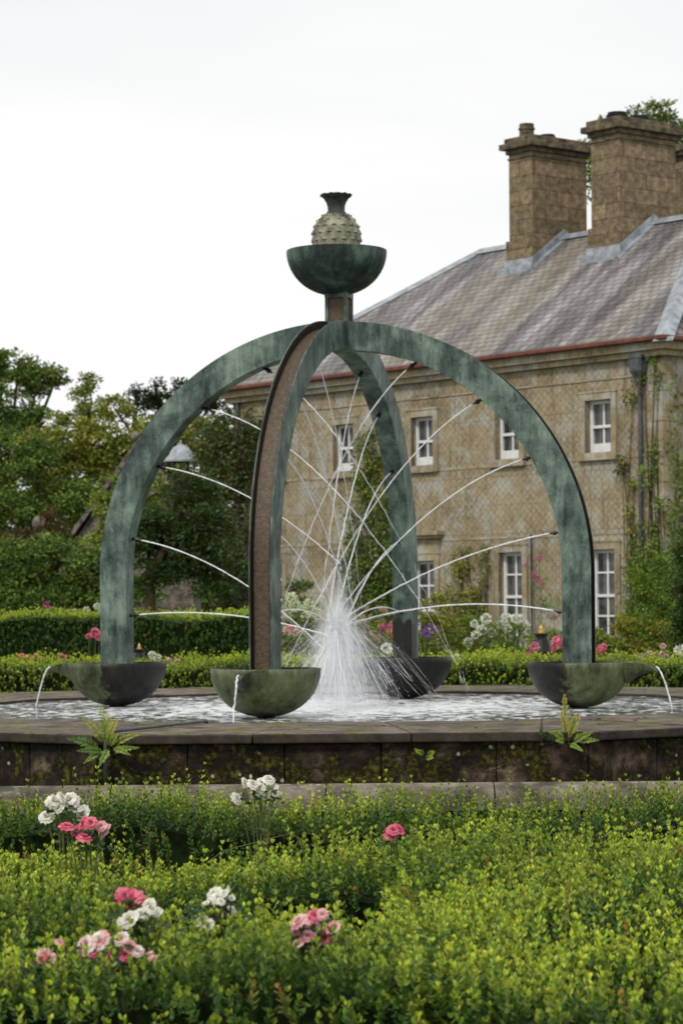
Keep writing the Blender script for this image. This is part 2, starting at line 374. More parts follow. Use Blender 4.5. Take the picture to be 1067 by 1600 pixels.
# ------------------------------------------------------------------ ground
g = G(); g.box((-600, -60, -.5), (600, 900, 0)); meta(build('ground', g, M['ground']), kind='structure')
g = G(); g.add([(-30, 13.7, .004), (30, 13.7, .004), (30, 19, .004), (-30, 19, .004)], [(0, 1, 2, 3)])
g.add([(-30, 19, .004), (-7, 19, .004), (-7, 30.6, .004), (-30, 30.6, .004)], [(0, 1, 2, 3)])
g.add([(7, 19, .004), (30, 19, .004), (30, 30.6, .004), (7, 30.6, .004)], [(0, 1, 2, 3)])
meta(build('path', g, M['gravel']), kind='structure')
g = G(); g.add([(-60, 37.8, .004), (60, 37.8, .004), (60, 51, .004), (-60, 51, .004)], [(0, 1, 2, 3)]); meta(build('lawn', g, M['lawn']), kind='structure')

# ------------------------------------------------------------------ pool
CX, CY = 0.0, 25.0
def deca(rad, k): a = R(-90-18+36*k); return (CX+rad*math.cos(a), CY+rad*math.sin(a))
def lerp2(a, b, t): return (a[0]+(b[0]-a[0])*t, a[1]+(b[1]-a[1])*t)
def ring_blocks(r0, r1, z0, z1, per, gap, rnd=.14, rows=1, cut=None):
    g = G()
    for k_ in range(10):
        ts = [0] + sorted((i+random.uniform(-.12, .12))/per for i in range(1, per)) + [1]
        for i in range(per):
            L_ = math.dist(deca(r1, k_), deca(r1, k_+1)); gt = gap/L_
            t0 = ts[i]+gt; t1 = ts[i+1]-gt
            a, b = lerp2(deca(r1, k_), deca(r1, k_+1), t0), lerp2(deca(r1, k_), deca(r1, k_+1), t1)
            c_, d_ = lerp2(deca(r0, k_), deca(r0, k_+1), t1), lerp2(deca(r0, k_), deca(r0, k_+1), t0)
            tt = .5+random.uniform(-rnd, rnd); jz = random.uniform(-.004, .004)
            vs = [(*q, z0) for q in (a, b, c_, d_)] + [(*q, z1+jz) for q in (a, b, c_, d_)]
            g.add(vs, [(3, 2, 1, 0), (4, 5, 6, 7), (0, 1, 5, 4), (1, 2, 6, 5), (2, 3, 7, 6), (3, 0, 4, 7)], (tt, tt*.97, tt*.92))
    return g
pool = thing('pool_basin', 'ten-sided raised stone basin with mossy walls holding the fountain', 'pool', (CX, CY, 0))
RO, RI = 6.06, 4.0
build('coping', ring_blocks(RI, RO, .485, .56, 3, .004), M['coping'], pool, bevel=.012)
build('wall', ring_blocks(RO-.42, RO-.07, .0, .478, 5, .004, .22), M['moss_stone'], pool, bevel=.008)
g = ring_blocks(RI+.04, RI+.3, .1, .48, 4, .003); build('inner_wall', g, M['moss_stone'], pool)
g = G(); vs = [(*deca(RI+.1, k_), .53) for k_ in range(10)]
g.add(vs, [tuple(range(10))]); wtr = build('water', g, M['water'], loc=(CX, CY, .49)); meta(wtr, kind='structure')
g = G(); vs = [(*deca(RI+.2, k_), .12) for k_ in range(10)]; g.add(vs, [tuple(range(10))]); build('basin_floor', g, M['moss_stone'], pool)

# low wall with rounded coping in front
g = G(); x = -9.0
while x < 9:
    l = random.uniform(.85, 1.25); prof = []
    for j in range(11):
        a = PI*j/10; prof.append((13.5+.17*-math.cos(a), .50+.075*math.sin(a)))
    prof = [(13.33, .44)] + prof + [(13.67, .44)]
    tt = .5+random.uniform(-.08, .08)
    g.sweep([[(x+.004, q[0], q[1]) for q in prof], [(x+l-.004, q[0], q[1]) for q in prof]], tint=(tt, tt*.98, tt*.95)); x += l
lw = thing('low_wall', 'low grey stone wall with rounded top between box hedges and basin', 'wall', (0, 13.5, 0))
build('rounded_coping', g, M['kerb'], lw, smooth=True, auto=40)
g = G(); g.box((-9, 13.36, 0), (9, 13.64, .44)); build('wall', g, M['moss_stone'], lw)

# ------------------------------------------------------------------ fountain
PH = R(16.8); RB = 2.35
E = {'front': (-math.sin(PH), -math.cos(PH)), 'back': (math.sin(PH), math.cos(PH)), 'left': (-math.cos(PH), math.sin(PH)), 'right': (math.cos(PH), -math.sin(PH))}
fo = thing('fountain', 'green patinated copper fountain of four arched ribs with bowls and thistle finial', 'fountain', (CX, CY, .49))
Z0 = 1.8375
def ribpts(n=44):
    L_ = [(RB, z, 1, 0) for z in (.88, 1.2, 1.5)]
    for i in range(n+1):
        a = PI/2*i/n; s_, z_ = RB*math.cos(a), Z0+2.316*math.sin(a)
        nx, nz = math.cos(a)/RB, math.sin(a)/2.316; l = math.hypot(nx, nz); L_.append((s_, z_, nx/l, nz/l))
    return L_
SEC = [(-.105, -.14), (-.105, .14), (-.085, .14), (-.085, .06), (.085, .06), (.085, .14), (.105, .14), (.105, -.14)]
JP = {'right': [(.68, .73), (.5, .394), (.24, .264), (.143, .109), (-.2, .1145)],
      'left': [(.60, .48), (.2, .307), (.148, .2), (.16, .2), (-.105, .1)],
      'front': [(.64, .6), (.42, .36), (.2, .24), (.15, .15), (-.15, .11)],
      'back': [(.66, .66), (.45, .36), (.22, .25), (.15, .13), (-.17, .112)]}
NZ = [(.773, 3.876), (1.426, 3.5), (1.911, 2.93), (2.177, 2.21), (2.21, 1.44)]
ORD = ['topmost', 'second from top', 'middle', 'fourth from top', 'lowest']
WHERE = {'front': 'front rib', 'back': 'rear rib', 'left': 'left rib', 'right': 'right rib'}
def rw(e, s_, q, z):     # rib coords -> world
    return (CX+e[0]*s_ - e[1]*q, CY+e[1]*s_ + e[0]*q, z)
jet_jobs = []
for idx, (nm, e) in enumerate(E.items()):
    dz = idx*.0015; rings = []; ch = []; wet = []
    for (s_, z_, ns, nz_) in ribpts():
        rings.append([rw(e, s_+ns*p_, q_*(1-idx*.004), z_+nz_*p_-dz) for (q_, p_) in SEC])
        ch.append([rw(e, s_+ns*p_, q_, z_+nz_*p_-dz) for (q_, p_) in ((-.083, .055), (-.083, .066), (.083, .066), (.083, .055))])
        for (q_, p_) in SEC:
            inner = p_ < -.1
            wv = 0.; j_ = SEC.index((q_, p_))
            if nm == 'back': wv = (.75 if z_ < 1.25 and inner else (.3 if z_ < 1.25 else 0)) + (.25 if inner else 0)  # rear rib: wet foot, and an underside darkened along its whole length
            elif inner: wv = .62 if z_ < 1.05 else .05
            if j_ in (2, 3, 4, 5): wv = .95  # groove walls wet, and their recess shade painted in by the same mask
            wet.append(wv)
    g = G(); g.sweep(rings, wet=wet)
    rib = build('arched_rib', g, M['patina'], fo, bevel=.004); rib['label'] = {'front': 'arched rib nearest the viewer showing its rusty channel', 'back': 'rear arched rib with wet dark foot', 'left': 'arched rib curving to the left bowl', 'right': 'arched rib curving to the right bowl'}[nm]
    g = G(); g.sweep(ch); build('channel', g, M['rust'], rib)
    # nozzles
    for (s0, z0), (A, B), o_ in zip(NZ, JP[nm], ORD):
        dr = Vector((-e[0], -e[1], -A)).normalized(); p0 = Vector(rw(e, s0+.03, 0, z0+.02*A)); p1 = p0+dr*.13
        g = G(); g.tube([p0, p0+dr*.07, p0+dr*.072, p0+dr*.1, p0+dr*.102, p1], [.016, .016, .024, .024, .012, .009], 8)
        build('nozzle', g, M['dark'], rib, smooth=True, auto=40)
        jet_jobs.append((nm, e, s0, z0, A, B, o_, p1))
    # bowl
    c = rw(e, RB, 0, 0); ZR = .965; RBW = .493; DP = .43; prof = []
    for i in range(15):
        a = PI/2*i/14; prof.append((max(.001, RBW*math.sin(a)**.93), ZR-DP*math.cos(a)))
    prof[-1] = (RBW, ZR); inn = [(r_-.016 if r_ > .02 else .001, z_+.016) for r_, z_ in prof[:-1]]
    prof = prof + [(RBW-.004, ZR+.004), (RBW-.014, ZR+.004)] + [(RBW-.02, ZR-.015)] + inn[::-1]
    cin = (-e[0], -e[1])
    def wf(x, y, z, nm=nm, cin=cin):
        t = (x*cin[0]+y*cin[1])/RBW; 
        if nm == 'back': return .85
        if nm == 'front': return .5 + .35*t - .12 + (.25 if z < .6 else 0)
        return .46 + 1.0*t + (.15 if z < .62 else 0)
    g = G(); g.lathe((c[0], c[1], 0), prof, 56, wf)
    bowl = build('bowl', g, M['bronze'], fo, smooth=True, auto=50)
    bowl['label'] = {'front': 'olive green bowl under the nearest rib, spout facing the viewer', 'back': 'dark wet bowl behind the spray', 'left': 'left bowl, half dark with water', 'right': 'right bowl with beak-shaped spout'}[nm]
    g = G(); g.lathe((c[0], c[1], 0), [(.001, .40), (.11, .40), (.11, .5), (.085, .53), (.085, .56), (.001, .56)], 24); build('base', g, M['dark'], bowl, smooth=True, auto=40)
    g = G(); g.lathe((c[0], c[1], 0), [(.001, .945), (RBW-.024, .945)], 40); build('bowl_water', g, M['water2'], bowl)
    # spout: beak lofted out of the bowl's side
    rings = []
    for i in range(9):
        t = i/8; s_ = RB+RBW-.035+.29*t; hw = .15*(1-t)**2+.032; top = ZR+.003-.07*t**2.5; ht = .17*(1-t)**1.3+.035
        ring = []
        for j in range(14):
            a = PI*j/13; ring.append(rw(e, s_, hw*math.cos(a), top-ht*math.sin(a)))
        for j in range(6):
            a = -1+2*(j+1)/7; ring.append(rw(e, s_, hw*a*.8, top-.022-.3*ht*(1-a*a)*.6))
        rings.append(ring)
    g = G(); g.sweep(rings, wet=[.1 + .45*(i >= 14) for _ in range(9) for i in range(20)]); build('spout', g, M['bronze'], bowl, smooth=True, auto=60)
# post
ex, ey = E['right'], E['back']
def fr(a, b, z): return (CX+ex[0]*a+ey[0]*b, CY+ex[1]*a+ey[1]*b, z)
g = G()
for sx in (-1, 1):
    for sy in (-1, 1): g.box((min(sx*.112, sx*.078), min(sy*.112, sy*.078), 4.2), (max(sx*.112, sx*.078), max(sy*.112, sy*.078), 4.6), fr=fr)
g.box((-.114, -.114, 4.52), (.114, .114, 4.6), fr=fr); g.box((-.108, -.108, 4.2), (.108, .108, 4.262), fr=fr)
post = build('post', g, M['patina'], fo, bevel=.004)
g = G(); g.box((-.09, -.09, 4.26), (.09, .09, 4.53), fr=fr); build('post_panel', g, M['rust'], post)
prof = [(.001, 4.55)]
for i in range(1, 17):
    a = PI/2*i/16; prof.append((.49*math.sin(a)**.95, 4.985-.435*math.cos(a)))
prof += [(.485, 4.99), (.475, 4.99), (.465, 4.97), (.35, 4.93), (.001, 4.93)]
g = G(); g.lathe((CX-.02, CY, 0), prof, 64); tb = build('top_bowl', g, M['topbowl'], fo, smooth=True, auto=40)
# thistle finial
g = G(); prof = []
for i in range(25):
    a = -PI/2+PI*i/24; rr_ = .235; zz = math.sin(a); q = rr_*max(0, math.cos(a))**.85; prof.append((max(q, .05 if zz > 0 else .001), 5.10+.262*zz))
fc = (CX-.02, CY)
g.lathe((*fc, 0), prof, 40)
for row in range(7):
    el = R(-32+row*15.5); nb = 15 if row < 5 else 11
    for j in range(nb):
        az = 2*PI*(j+.5*(row % 2))/nb; rr_ = .235*math.cos(el)**.85; zc = 5.10+.262*math.sin(el)
        er = Vector((math.cos(az), math.sin(az), 0)); et = Vector((-math.sin(az), math.cos(az), 0)); nrm = (er*math.cos(el)+Vector((0, 0, 1))*math.sin(el)*.9).normalized()
        upv = (Vector((0, 0, 1))-nrm*nrm.z).normalized(); c0 = Vector((*fc, 0))+er*rr_+Vector((0, 0, zc)); wd = .047 if row < 5 else .036
        b_ = [c0+et*wd-upv*.02-nrm*.012, c0+upv*.055+nrm*.0-nrm*.004, c0-et*wd-upv*.02-nrm*.012, c0-upv*.035-nrm*.01]
        tip = c0+nrm*.019-upv*.02
        g.add([tuple(q) for q in b_]+[tuple(tip)], [(0, 1, 4), (1, 2, 4), (2, 3, 4), (3, 0, 4)])
fin = build('thistle_finial', g, M['finial'], fo, smooth=True, auto=22)
g = G(); seg = 60; vs = []; fs = []; prof = [(.085, 5.335), (.098, 5.345), (.098, 5.36), (.083, 5.37), (.082, 5.42), (.095, 5.46), (.12, 5.5), (.15, 5.525), (.155, 5.535), (.12, 5.54), (.05, 5.555), (.001, 5.56)]
for (r_, z_) in prof:
    for j in range(seg):
        a = 2*PI*j/seg; rr_ = r_*(1+(.035*math.cos(a*20) if z_ > 5.37 and z_ < 5.55 else 0)); vs.append((fc[0]+rr_*math.cos(a), fc[1]+rr_*math.sin(a), z_+(.006*math.cos(a*13) if .12 < r_ else 0)))
for i in range(len(prof)-1):
    for j in range(seg): fs.append((i*seg+j, i*seg+(j+1) % seg, (i+1)*seg+(j+1) % seg, (i+1)*seg+j))
g.add(vs, fs); build('tuft', g, M['finial_dark'], fin, smooth=True, auto=50)

# water jets
SPRAY = G()
for (nm, e, s0, z0, A, B, o_, tip) in jet_jobs:
    pts = []; rad = []; i = 0; x = .10; low = ORD.index(o_)
    end = s0+.02 if low >= 2 else 99
    sw = random.uniform(-.012, .012)
    while True:
        z = z0-A*x-B*x*x
        if z < .5 or x > end: break
        far = x/max(s0, .8)
        jit = .004*max(0, far-.3)
        pts.append(rw(e, s0-x, sw*x+random.gauss(0, jit), z+random.gauss(0, jit)))
        r_ = .0072*(1-.3*min(1, far)) if far < 1 else .0045*max(.35, 1.6-far*.5)
        rad.append(r_*random.uniform(.8, 1.2)); x += .045
    g = G(); gb_ = SPRAY; cut = [i_ for i_, p_ in enumerate(pts) if .10+.045*i_ < s0*1.02]; nc_ = len(cut)
    nl_ = min(len(pts), int(nc_*1.75)+2); g.tube(pts[:nl_], [r_ if i_ < nc_ else max(.0011, .0048*(1-(i_-nc_)/(nl_-nc_+1))) for i_, r_ in enumerate(rad[:nl_])], 6)
    i_ = nc_
    while i_ < len(pts)-3:       # broken water beyond the meeting point
        m_ = random.randint(2, 6); sg = [Vector(q)+Vector((random.gauss(0, .007),)*3) for q in pts[i_:i_+m_]]
        if len(sg) > 1: gb_.tube(sg, [random.uniform(.0008, .003) for _ in sg], 5)
        if random.random() < .6:
            sg = [Vector(q)+Vector((random.gauss(0, .018), 0, random.gauss(0, .012))) for q in pts[i_:i_+2]]
            if len(sg) > 1: gb_.tube(sg, .0016, 4)
        i_ += m_ if random.random() < .75 else m_+1
    # side threads once the jet breaks up
    for q in range(2):
        off = Vector((random.gauss(0, .02), random.gauss(0, .02), random.gauss(0, .015))); st = int(nc_*(.5+.15*q))
        pp = [Vector(p_)+off*((i_-st)/max(1, len(pts)-st)) for i_, p_ in enumerate(pts) if st <= i_ < nc_*1.15]
        if len(pp) > 3: SPRAY.tube(pp, [.0024]*len(pp), 4)
    o = build('water_jet', g, M['jet'], loc=tuple(pts[0]), smooth=True)
    meta(o, 'thin arcing water jet from the %s nozzle of the fountain\'s %s' % (o_, WHERE[nm]), 'water jet', 'arcing jets inside the fountain')
for nm, e in E.items():
    pts = []; rad = []
    for i in range(14):
        t = i/13; pts.append(rw(e, RB+RBW+.24+.16*t, random.gauss(0, .003), .925-.44*t**1.7+.0)); rad.append((.0095-.004*t)*random.uniform(.6, 1.4))
    g = G(); g.tube(pts, rad, 7)
    for q in range(2): g.tube([(p_[0]+random.gauss(0, .005), p_[1], p_[2]) for p_ in pts[3:]], .0025, 4)
    o = build('water_stream', g, M['jet'], loc=tuple(pts[0]), smooth=True)
    meta(o, {'front': 'narrow stream falling from the spout of the bowl nearest the viewer', 'back': 'stream falling from the spout of the rear bowl', 'left': 'curved stream pouring from the left bowl\'s spout', 'right': 'curved stream pouring from the right bowl\'s beak'}[nm], 'water stream', 'streams from the bowl spouts')
# central spray
g = SPRAY; gd = G()
def strand(r_water, az, vz, z0=1.38, rad=.003, upto=.49):
    T = (vz+math.sqrt(vz*vz+2*9.8*(z0-upto)))/9.8; pts = []
    n = 12
    for i in range(n):
        t = T*i/(n-1); rr_ = r_water*t/T; pts.append((CX-.03+rr_*math.cos(az)+random.gauss(0, .004), CY+rr_*math.sin(az)+random.gauss(0, .004), z0+vz*t-4.9*t*t))
    return pts
def thread(pts, r_):
    o_ = Vector((random.gauss(0, .045), random.gauss(0, .045), random.gauss(0, .05))); n = len(pts); pp = [tuple(Vector(p_)+o_*(1-i_/n)) for i_, p_ in enumerate(pts)]
    a_ = random.randint(0, 5); b_ = random.randint(min(a_+3, n), n); g.tube(pp[a_:b_], [r_*random.uniform(.5, 1.2)*(1-.5*i_/n) for i_ in range(len(pp[a_:b_]))], 4, cap=False)
for i in range(560):
    thread(strand(abs(random.gauss(0, .31))+.02, random.uniform(0, 2*PI), random.uniform(-6.0, .3), random.uniform(1.15, 1.45)), random.uniform(.001, .0038))
for i in range(26):      # heavier ropes of water
    thread(strand(random.uniform(.1, .75), random.uniform(0, 2*PI), random.uniform(-4, -1), 1.36), random.uniform(.006, .01))
for i in range(130):     # fans thrown outwards
    az = random.choice([-PI*.1, PI*1.05, PI*.3, -PI*.4])+random.gauss(0, .45); thread(strand(random.uniform(.4, 1.3), az, random.uniform(-4.5, .6)), random.uniform(.0007, .0022))
for i in range(120):      # upward plume
    az = random.uniform(0, 2*PI); zt = random.uniform(.1, .6); rr_ = random.uniform(0, .2)
    g.tube([(CX-.03+rr_*math.cos(az)*t, CY+rr_*math.sin(az)*t, 1.3+zt*t) for t in (0, .25, .5, .75, 1)], [.0035, .003, .0022, .0016, .001], 4, cap=False)
oct_f = [(0, 2, 4), (2, 1, 4), (1, 3, 4), (3, 0, 4), (2, 0, 5), (1, 2, 5), (3, 1, 5), (0, 3, 5)]
for i in range(4500):
    pts = strand(abs(random.gauss(0, .4)), random.uniform(0, 2*PI), random.uniform(-4, 1.2)); p_ = random.choice(pts); s_ = random.uniform(.0015, .0045)
    x, y, z = p_[0]+random.gauss(0, .03), p_[1]+random.gauss(0, .03), p_[2]
    gd.add([(x-s_, y, z), (x+s_, y, z), (x, y-s_, z), (x, y+s_, z), (x, y, z-s_*1.8), (x, y, z+s_*1.8)], oct_f)
sp = build('spray', g, M['strand'], loc=(CX, CY, .49)); meta(sp, 'white burst of colliding water threads at the fountain centre', 'spray', kind='stuff')
sd = build('spray_droplets', gd, M['drop'], loc=(CX, CY, .49)); meta(sd, 'fine droplets flying round the central white burst', 'droplets', kind='stuff')
# mist
k = NM('mist'); co = k.coord(); x, y, z = k.sep(co)
r2 = k.math('SQRT', k.math('ADD', k.math('POWER', x, 2), k.math('POWER', y, 2)))
wid = k.math('MULTIPLY_ADD', k.math('ABSOLUTE', k.math('SUBTRACT', z, .86)), -.0, .62)
cone = k.math('MAXIMUM', k.math('MULTIPLY_ADD', z, -.52, .80), .24)
fall = k.math('SUBTRACT', 1.0, k.math('DIVIDE', r2, cone), clamp=True)
up = k.ramp(k.math('MULTIPLY', z, .6), [(.0, .32), (.25, .5), (.46, 1.), (.56, .8), (.68, .25), (.95, .0)])
dn = k.math('MULTIPLY', k.math('MULTIPLY', k.math('POWER', fall, 2.4), up), k.ramp(k.noise(5, 4, k.coord('Object', (1.8, 1.8, .7))), [(.36, .05), (.62, 1.)]))
vol = k.n('ShaderNodeVolumePrincipled'); vol.inputs['Color'].default_value = (.97, .98, 1, 1); k.set(vol.inputs['Density'], k.math('MULTIPLY', dn, 10))
mm = k.done(None, vol.outputs[0])
g = G(); g.lathe((CX, CY, 0), [(.001, .535), (.8, .535), (.6, .9), (.36, 1.35), (.25, 2.1), (.001, 2.15)], 24)
mo = build('mist', g, mm, loc=(CX-.03, CY, .5)); meta(mo, 'soft white mist round the fountain\'s central burst', 'mist', kind='stuff')
#@@PART2
# ------------------------------------------------------------------ house
TH = R(39); Lx, Ly = -math.sin(TH), math.cos(TH); Nx, Ny = math.cos(TH), math.sin(TH)
HC = ((1037-533.5)/F*52, 52.0)
def H(t, n, z): return (HC[0]+Lx*t+Nx*n, HC[1]+Ly*t+Ny*n, z)
WT, WN, EZ, RZ, RB_ = 14.6, 8.2, 6.9, 10.15, 4.1
house = thing('house', 'old tan stone house with slate hipped roof and white sash windows', 'house', (HC[0], HC[1], 0))
def hb(g, a, b): return g.box(a, b, fr=H)
WC = [1.83, 4.62, 7.44, 10.25, 13.0]
OPN = [(c-.385, c+.385, 4.70, 5.80) for c in WC] + [(c-.38, c+.38, .75, 2.68) for c in (1.75, 4.55)] + [(7.44-.4, 7.44+.4, .3, 2.55)] + [(c-.38, c+.38, .75, 2.68) for c in (10.25, 13.0)]
g = G(); ts = sorted({0, WT, *[o[0] for o in OPN], *[o[1] for o in OPN]}); zs = sorted({0, EZ, *[o[2] for o in OPN], *[o[3] for o in OPN]})
for i in range(len(ts)-1):
    for j in range(len(zs)-1):
        tm, zm = (ts[i]+ts[i+1])/2, (zs[j]+zs[j+1])/2
        if any(o[0] < tm < o[1] and o[2] < zm < o[3] for o in OPN): continue
        g.add([H(ts[i], 0, zs[j]), H(ts[i+1], 0, zs[j]), H(ts[i+1], 0, zs[j+1]), H(ts[i], 0, zs[j+1])], [(0, 3, 2, 1)])
for (a, b, c_, d_) in OPN:   # reveals
    g.add([H(a, 0, c_), H(a, .3, c_), H(a, .3, d_), H(a, 0, d_)], [(0, 1, 2, 3)]); g.add([H(b, 0, c_), H(b, .3, c_), H(b, .3, d_), H(b, 0, d_)], [(3, 2, 1, 0)])
    g.add([H(a, 0, d_), H(b, 0, d_), H(b, .3, d_), H(a, .3, d_)], [(0, 1, 2, 3)]); g.add([H(a, 0, c_), H(b, 0, c_), H(b, .3, c_), H(a, .3, c_)], [(3, 2, 1, 0)])
g.add([H(0, 0, 0), H(0, WN, 0), H(0, WN, EZ), H(0, 0, EZ)], [(0, 1, 2, 3)])
g.add([H(WT, 0, 0), H(WT, WN, 0), H(WT, WN, EZ), H(WT, 0, EZ)], [(3, 2, 1, 0)])
g.add([H(0, WN, 0), H(WT, WN, 0), H(WT, WN, EZ), H(0, WN, EZ)], [(0, 1, 2, 3)])
build('wall', g, M['wall'], house, uv=True)
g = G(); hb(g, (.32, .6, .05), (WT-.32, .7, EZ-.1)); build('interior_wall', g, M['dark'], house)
# plinth band, string lines, quoins
g = G(); hb(g, (-.05, -.05, 0), (WT+.05, .002, .28))
hb(g, (-.012, -.012, 4.55), (WT, .001, 4.61)); hb(g, (-.012, -.012, 2.98), (WT, .001, 3.03)); hb(g, (-.02, -.02, 6.2), (WT, .001, 6.24))
for i in range(10): hb(g, (-.016, -.016, .3+i*.62), (.42 if i % 2 else .28, .3, .3+i*.62+.6))
build('stone_band', g, M['trim'], house, uv=True)
def window(a, b, c_, d_, door=False):
    g = G(); m_ = .15; n0 = -.045
    hb(g, (a-m_, n0, c_-.02), (a, .06, d_+m_)); hb(g, (b, n0, c_-.02), (b+m_, .06, d_+m_)); hb(g, (a, n0, d_), (b, .06, d_+m_))
    hb(g, (a-m_-.02, n0-.015, d_+m_), (b+m_+.02, .01, d_+m_+.04))
    if door:
        hb(g, (a-m_, n0-.01, d_+m_+.04), (b+m_, .01, d_+.5)); hb(g, (a-m_-.1, n0-.14, d_+.5), (b+m_+.1, .01, d_+.57)); hb(g, (a-m_-.16, n0-.2, d_+.57), (b+m_+.16, .01, d_+.66))
    wo_ = build('window', g, M['trim'], house, uv=True)
    g = G(); hb(g, (a-m_-.03, -.09, c_-.16), (b+m_+.03, .14, c_-.0)); build('sill', g, M['trim'], wo_, uv=True)
    g = G(); f0, f1 = .13, .20; fw = .075; h_ = d_-c_; mid = c_+h_*.5
    hb(g, (a, f0, c_+.002), (a+fw, f1, d_-.002)); hb(g, (b-fw, f0, c_+.002), (b, f1, d_-.002)); hb(g, (a+fw, f0, d_-fw), (b-fw, f1, d_-.002)); hb(g, (a+fw, f0, c_+.002), (b-fw, f1, c_+.12 if h_ > 1.5 else c_+.2))
    hb(g, (a+fw, f0-.012, mid-.03), (b-fw, f1, mid+.03)); tm = (a+b)/2
    hb(g, (tm-.02, f0+.012, c_+.1), (tm+.02, f1-.004, mid-.03)); hb(g, (tm-.02, f0+.012, mid+.03), (tm+.02, f1-.004, d_-fw))
    if h_ > 1.5:
        for zq in (c_+h_*.28, c_+h_*.75): hb(g, (a+fw, f0+.015, zq-.02), (b-fw, f1-.006, zq+.02))
    build('sash', g, M['white'], wo_)
    g = G(); g.add([H(a, .175, c_), H(b, .175, c_), H(b, .175, d_), H(a, .175, d_)], [(0, 3, 2, 1)]); build('pane', g, M['glass'], wo_)
for i, o_ in enumerate(OPN): window(*o_, door=(abs((o_[0]+o_[1])/2-7.44) < .01 and o_[2] < 2))
# cornice + gutter
def ring(g, out0, out1, z0, z1):
    hb(g, (-out1, -out1, z0), (WT+out1, -out0, z1)); hb(g, (-out1, -out0, z0), (-out0, WN+out1, z1)); hb(g, (WT+out0, -out0, z0), (WT+out1, WN+out1, z1))
g = G(); ring(g, -.02, .14, 6.58, 6.70); ring(g, -.02, .24, 6.702, 6.86); build('cornice', g, M['trim'], house, uv=True)
g = G(); ring(g, .10, .38, 6.863, 6.96)
build('gutter', g, M['gutter'], house, bevel=.02)
# roof (hipped; the right-hand hip is steeper)
o_ = .3; ea, eb, ec, ed = H(-o_, -o_, EZ), H(WT+o_, -o_, EZ), H(WT+o_, WN+o_, EZ), H(-o_, WN+o_, EZ)
ra, rb_ = H(2.5, RB_, RZ), H(WT-RB_-.5, RB_, RZ)
def sub_roof(q, nu=10):
    return q
g = G(); g.add([ea, eb, rb_, ra], [(0, 3, 2, 1)]); g.add([ec, ed, ra, rb_], [(0, 3, 2, 1)]); g.add([ed, ea, ra], [(0, 2, 1)]); g.add([eb, ec, rb_], [(0, 2, 1)])
g.add([ea, eb, ec, ed], [(0, 1, 2, 3)]); g.v[-4:] = [(v_[0], v_[1], v_[2]-.01) for v_ in g.v[-4:]]
roof = build('roof', g, M['slate'], house, uv=True)
g = G()
for a, b, r_ in ((ea, ra, .14), (eb, rb_, .11), (ed, ra, .14), (ec, rb_, .11), (ra, rb_, .11)):
    A_, B_ = Vector(a), Vector(b); d_ = (B_-A_).normalized(); sd = d_.cross(Vector((0, 0, 1))).normalized(); rings = []
    for i in range(2):
        c_ = (A_, B_)[i]; rings.append([tuple(c_+sd*r_*1.5-Vector((0, 0, .07))), tuple(c_+sd*r_*.5+Vector((0, 0, .03))), tuple(c_+Vector((0, 0, .075))), tuple(c_-sd*r_*.5+Vector((0, 0, .03))), tuple(c_-sd*r_*1.5-Vector((0, 0, .07)))])
    g.sweep(rings)
build('ridge_lead', g, M['lead'], roof)
def rz_at(n): return RZ-abs(n-RB_)*(RZ-EZ)/(RB_+o_)
def chimney(t0, t1, n0, n1, top, pots, cap_scale=1.0):
    g = G(); zb = rz_at(n0)-.3; hb(g, (t0, n0, zb), (t1, n1, top-.42))
    hb(g, (t0-.06, n0-.06, zb-.1), (t1+.06, n1+.06, rz_at(n0)+.62))
    ch = build('chimney', g, M['chimney'], house, uv=True)
    g = G(); o = [.0]
    for (e_, a, b) in ((.03, top-.55, top-.5), (.06, top-.419, top-.31), (.17, top-.31, top-.17), (.08, top-.17, top-.04)):
        hb(g, (t0-e_, n0-e_, a), (t1+e_, n1+e_, b-.0015))
    build('cap', g, M['cap'], ch, bevel=.015)
    for (f, r_, h_, mt) in pots:
        c_ = H((t0+t1)/2, n0+(n1-n0)*f, 0); g = G(); g.lathe((c_[0], c_[1], top-.06), [(.001, 0), (r_*1.05, 0), (r_, h_*.55), (r_*1.15, h_*.6), (r_*1.15, h_*.72), (r_, h_*.75), (r_*1.02, h_), (r_*.8, h_), (r_*.75, h_*.2), (.001, h_*.2)], 20)
        build('pot', g, M[mt], ch, smooth=True, auto=40)
    # lead flashing, standing 2 cm proud, following the slope
    g = G(); k_ = .08; f_ = .035
    pf = []
    for n in (n0-.06-f_, RB_, n1+.06+f_): pf.append(n)
    t_ = t0-.06-f_
    zl = rz_at(n0-.1)
    vs = [H(t_, n0-.1, zl-.1), H(t_, RB_, RZ-.1), H(t_, n1+.06, rz_at(n1)-.1), H(t_, n1+.06, rz_at(n1)+.17), H(t_, RB_, RZ+.2), H(t_, n0-.1, zl+.22)]
    vs2 = [H(t_+.03, *q) for q in ((n0-.1, zl-.1), (RB_, RZ-.1), (n1+.06, rz_at(n1)-.1), (n1+.06, rz_at(n1)+.17), (RB_, RZ+.2), (n0-.1, zl+.22))]
    g.sweep([vs, vs2])
    vs = [H(t_-.14, q0, q1) for q0, q1 in ((n0-.24, rz_at(n0-.24)+.03), (RB_, RZ+.03), (RB_, RZ-.1), (n0-.24, rz_at(n0-.24)-.1))]; vs2 = [H(t_+.02, q0, q1) for q0, q1 in ((n0-.24, rz_at(n0-.24)+.03), (RB_, RZ+.03), (RB_, RZ-.1), (n0-.24, rz_at(n0-.24)-.1))]
    g.sweep([vs, vs2])
    hb(g, (t_-.1, n0-.24, zl-.2), (t1+.16, n0-.072, zl+.06)); hb(g, (t_, n0-.085, zl-.1), (t1+.1, n0-.062, zl+.24))
    build('flashing', g, M['lead'], ch)
